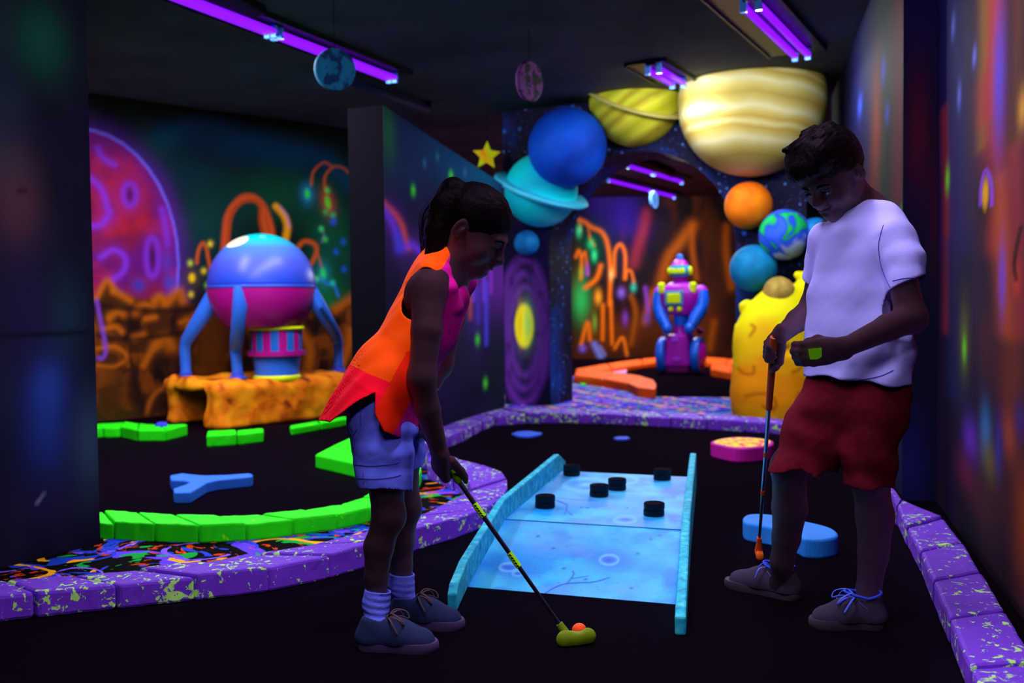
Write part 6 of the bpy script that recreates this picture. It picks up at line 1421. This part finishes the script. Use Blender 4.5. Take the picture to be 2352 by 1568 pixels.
# socks and shoes
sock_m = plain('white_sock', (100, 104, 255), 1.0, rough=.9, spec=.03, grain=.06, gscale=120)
for A_, h_, t_, topy, nm in ((ARt, hRt, tRt, .155, 'r'), (ALt, hLt, tLt, .150, 'l')):
    s = SDF((A_.x-.09, A_.y-.07, .03), (A_.x+.12, A_.y+.07, .19), .0028)
    h3 = Vector((h_.x, h_.y, .055)); t3 = Vector((t_.x, t_.y, .05)); up_ = (KRt-ARt if nm == 'r' else KLt-ALt).normalized()
    b0 = h3.lerp(t3, .22); s.chain([b0, A_+up_*.0, A_+up_*.10], [.029, .0365, .040], .02); s.cone(b0, .026, h3.lerp(t3, .36), .018, .02)
    s.plane(A_+up_*.038, tuple(up_), .004); s.cone(A_+up_*.02, .031, A_+up_*.08, .034, .004, 'sub')
    s.warp(lambda p: .0014*np.sin(p[:, 2]*330+p[:, 0]*60)*np.clip(fbm(p[:, 0]*20, p[:, 1]*20, p[:, 2]*20, 2)*2-.6, 0, 1))
    s.obj('sock', sock_m, gt, smooth_it=1)
gsh = plain('navy_canvas', (42, 48, 98), .75, rough=.9, spec=.05, grain=.1, gscale=220, bump=.1, bd=.002); gso = plain('dusky_rubber', (66, 46, 96), .9, rough=.7); gla = plain('brown_lace', (84, 58, 72), .9, rough=.8)
shoe(gt, hRt, tRt, (gsh, gso, gla), .088, lace_w=.0034, bow=.8, fl=(True, True), ankle=ARt); shoe(gt, hLt, tLt, (gsh, gso, gla), .088, lace_w=.0034, bow=.8, fl=(True, True), ankle=ALt)
# her putter and the ball
pt = thing('putter', 'putter with green grip and head in both hands of the bending girl', 'putter', GB)
gG = GT+GA*.262
green_grip = plain('green_grip', (78, 130, 16), .9, rough=.7)
MB().tube([GT-GA*.035, GT+GA*.1, gG-GA*.006, gG], [.0128, .012, .0105, .008], 16).obj('grip', green_grip, pt, 'auto')
MB().tube([gG-GA*.02, GT.lerp(GB, .6), GB], [.0075, .0068, .005], 14).obj('shaft', chrome, pt, 'auto', fluor=False)
for x, y, l in ((1103, 1180, .045), (1183, 1286, .048)):
    f_ = (x-936)/(1287-936); c_ = GT.lerp(GB, f_); bd_ = MB().tube([c_-GA*l*.5, c_+GA*l*.5], .0088, 14).obj('shaft_band', plain('lime_band', (150, 205, 10), 1.0), pt, 'auto')
    mb = MB()
    for i in range(5):
        q = c_+GA*(l*(-.38+.19*i)); mb.box(q+Vector((0, -.0086, 0)), (.0035, .0008, .0018), Matrix.Rotation(.6, 3, 'Y'))
    b2 = mb.obj('band_mark', plain('band_black', (8, 12, 6), 1), pt, fluor=False); b2.parent = bd_; b2.matrix_parent_inverse = (Matrix.Translation(pt.location)@bd_.matrix_parent_inverse).inverted()
lime = plain('lime_rubber', (112, 128, 8), .95, rough=.6)
MB().tube([GB-GA*.006, GB+GA*.012, GB+GA*.055], [.0105, .0115, .0145], 16).obj('hosel', lime, pt, 'auto')
# two-way head: rounded ends, waist where the ball sits
hc = G(1322, 1470, .014); hd2 = nv(1, -.02, .0)
def headpt(a, b, z): return hc+hd2*a+Vector((-hd2.y, hd2.x, 0))*b+Vector((0, 0, z))
s = SDF((hc.x-.09, hc.y-.06, 0.0), (hc.x+.09, hc.y+.06, .06), .0022)
s.cone(headpt(-.028, -.006, .004), .026, headpt(.0, .0, .004), .020, .012, flat=(0, 1, 0), ff=.7); s.cone(headpt(.0, 0, .004), .020, headpt(.034, .004, .010), .0235, .012, flat=(0, 1, 0), ff=.7)
s.ell(headpt(.008, .004, .040), (.018, .05, .016), None, .008, 'sub'); s.plane((0, 0, .0012), (0, 0, -1))
s.obj('head', lime, pt, smooth_it=1)
mb = MB()
for o_ in (-.003, .003): mb.box(headpt(o_+.004, .004, .0165), (.0009, .009, .0006))
mb.obj('aim_line', plain('aim_white', (190, 200, 255), 1), pt)
bq = G(1331, 1466)
bl_ = MB().sphere((bq.x, bq.y+.004, .0215), .0213, 32, 20).obj('golf_ball', plain('orange_ball', (255, 74, 24), 1.0, rough=.5, grain=.03, gscale=300), None, True); setp(bl_, 'bright orange golf ball on the black carpet behind the green putter head', 'ball')
# ================================================================== light
# each lit fixture throws ultraviolet: only the fluorescent surfaces answer it
def area(name, loc, d, L, W, power, col, linked):
    ld = bpy.data.lights.new(name, 'AREA'); ld.shape = 'RECTANGLE'; ld.size = L; ld.size_y = W; ld.energy = power; ld.color = col
    o = bpy.data.objects.new(name, ld); COL.objects.link(o)
    d = Vector(d); d.z = 0; d.normalize(); yv = Vector((0, 0, 1)).cross(d)
    m = Matrix((d, yv, Vector((0, 0, 1)))).transposed().to_4x4(); m.translation = loc; o.matrix_world = m
    ld.spread = math.radians(170)
    if linked: o.light_linking.receiver_collection = FLUOR
    return o
bd = Vector((.46, .888, 0))
# unseen lamps added without fixtures: over the players, over the alcove, beyond the arch
EXTRA = [(Vector((-.35, 2.1, 2.66)), bd, 1.0), (Vector((.75, 3.0, 2.66)), bd, 1.0), (Vector((-2.9, 6.7, 2.66)), bd, 1.45), (Vector((.1, .2, 2.66)), bd, 1.1), (Vector((1.2, 10.4, 2.66)), bd, 1.45), (Vector((2.6, 12.6, 2.66)), bd, 1.45)]  # the lamp just beyond the arch is put in to brighten the far carpet
UVP, SPILL = 38, 4.2
def glowpoints(name, c, d, L, power, col, linked):
    n = 3 if L > .8 else 2
    for i in range(n):
        ld = bpy.data.lights.new(name, 'POINT'); ld.energy = power*L/1.45/n; ld.color = col; ld.shadow_soft_size = .07
        o = bpy.data.objects.new(name, ld); COL.objects.link(o); o.location = c+d*(L*((i+.5)/n-.5))
        if linked: o.light_linking.receiver_collection = FLUOR
for c, d, L in LAMPS+EXTRA:
    c = Vector((c[0], c[1], 2.56)); d = Vector((d[0], d[1], 0)).normalized()
    glowpoints('uv_lamp', c, d, L, UVP, (1, 1, 1), True)
    area('uv_lamp', c, d, L, .1, UVP*.85*L/1.45, (1, 1, 1), True)
    area('violet_lamp', c, d, L, .1, SPILL*L/1.45, (.72, .46, .9), False)
w = bpy.data.worlds.new('world'); SC.world = w; w.use_nodes = True
w.node_tree.nodes['Background'].inputs[0].default_value = (.010, .008, .016, 1); w.node_tree.nodes['Background'].inputs[1].default_value = .35
SC.view_settings.view_transform = 'Standard'; SC.view_settings.look = 'None'; SC.view_settings.gamma = 1; SC.view_settings.use_curve_mapping = False
SC.view_settings.exposure = 0
SC.cycles.use_denoising = True; SC.cycles.use_adaptive_sampling = True; SC.cycles.adaptive_threshold = .07; SC.cycles.adaptive_min_samples = 16; SC.cycles.max_bounces = 5; SC.cycles.diffuse_bounces = 3; SC.cycles.glossy_bounces = 3; SC.cycles.sample_clamp_indirect = 4
SC.cycles.use_light_tree = True
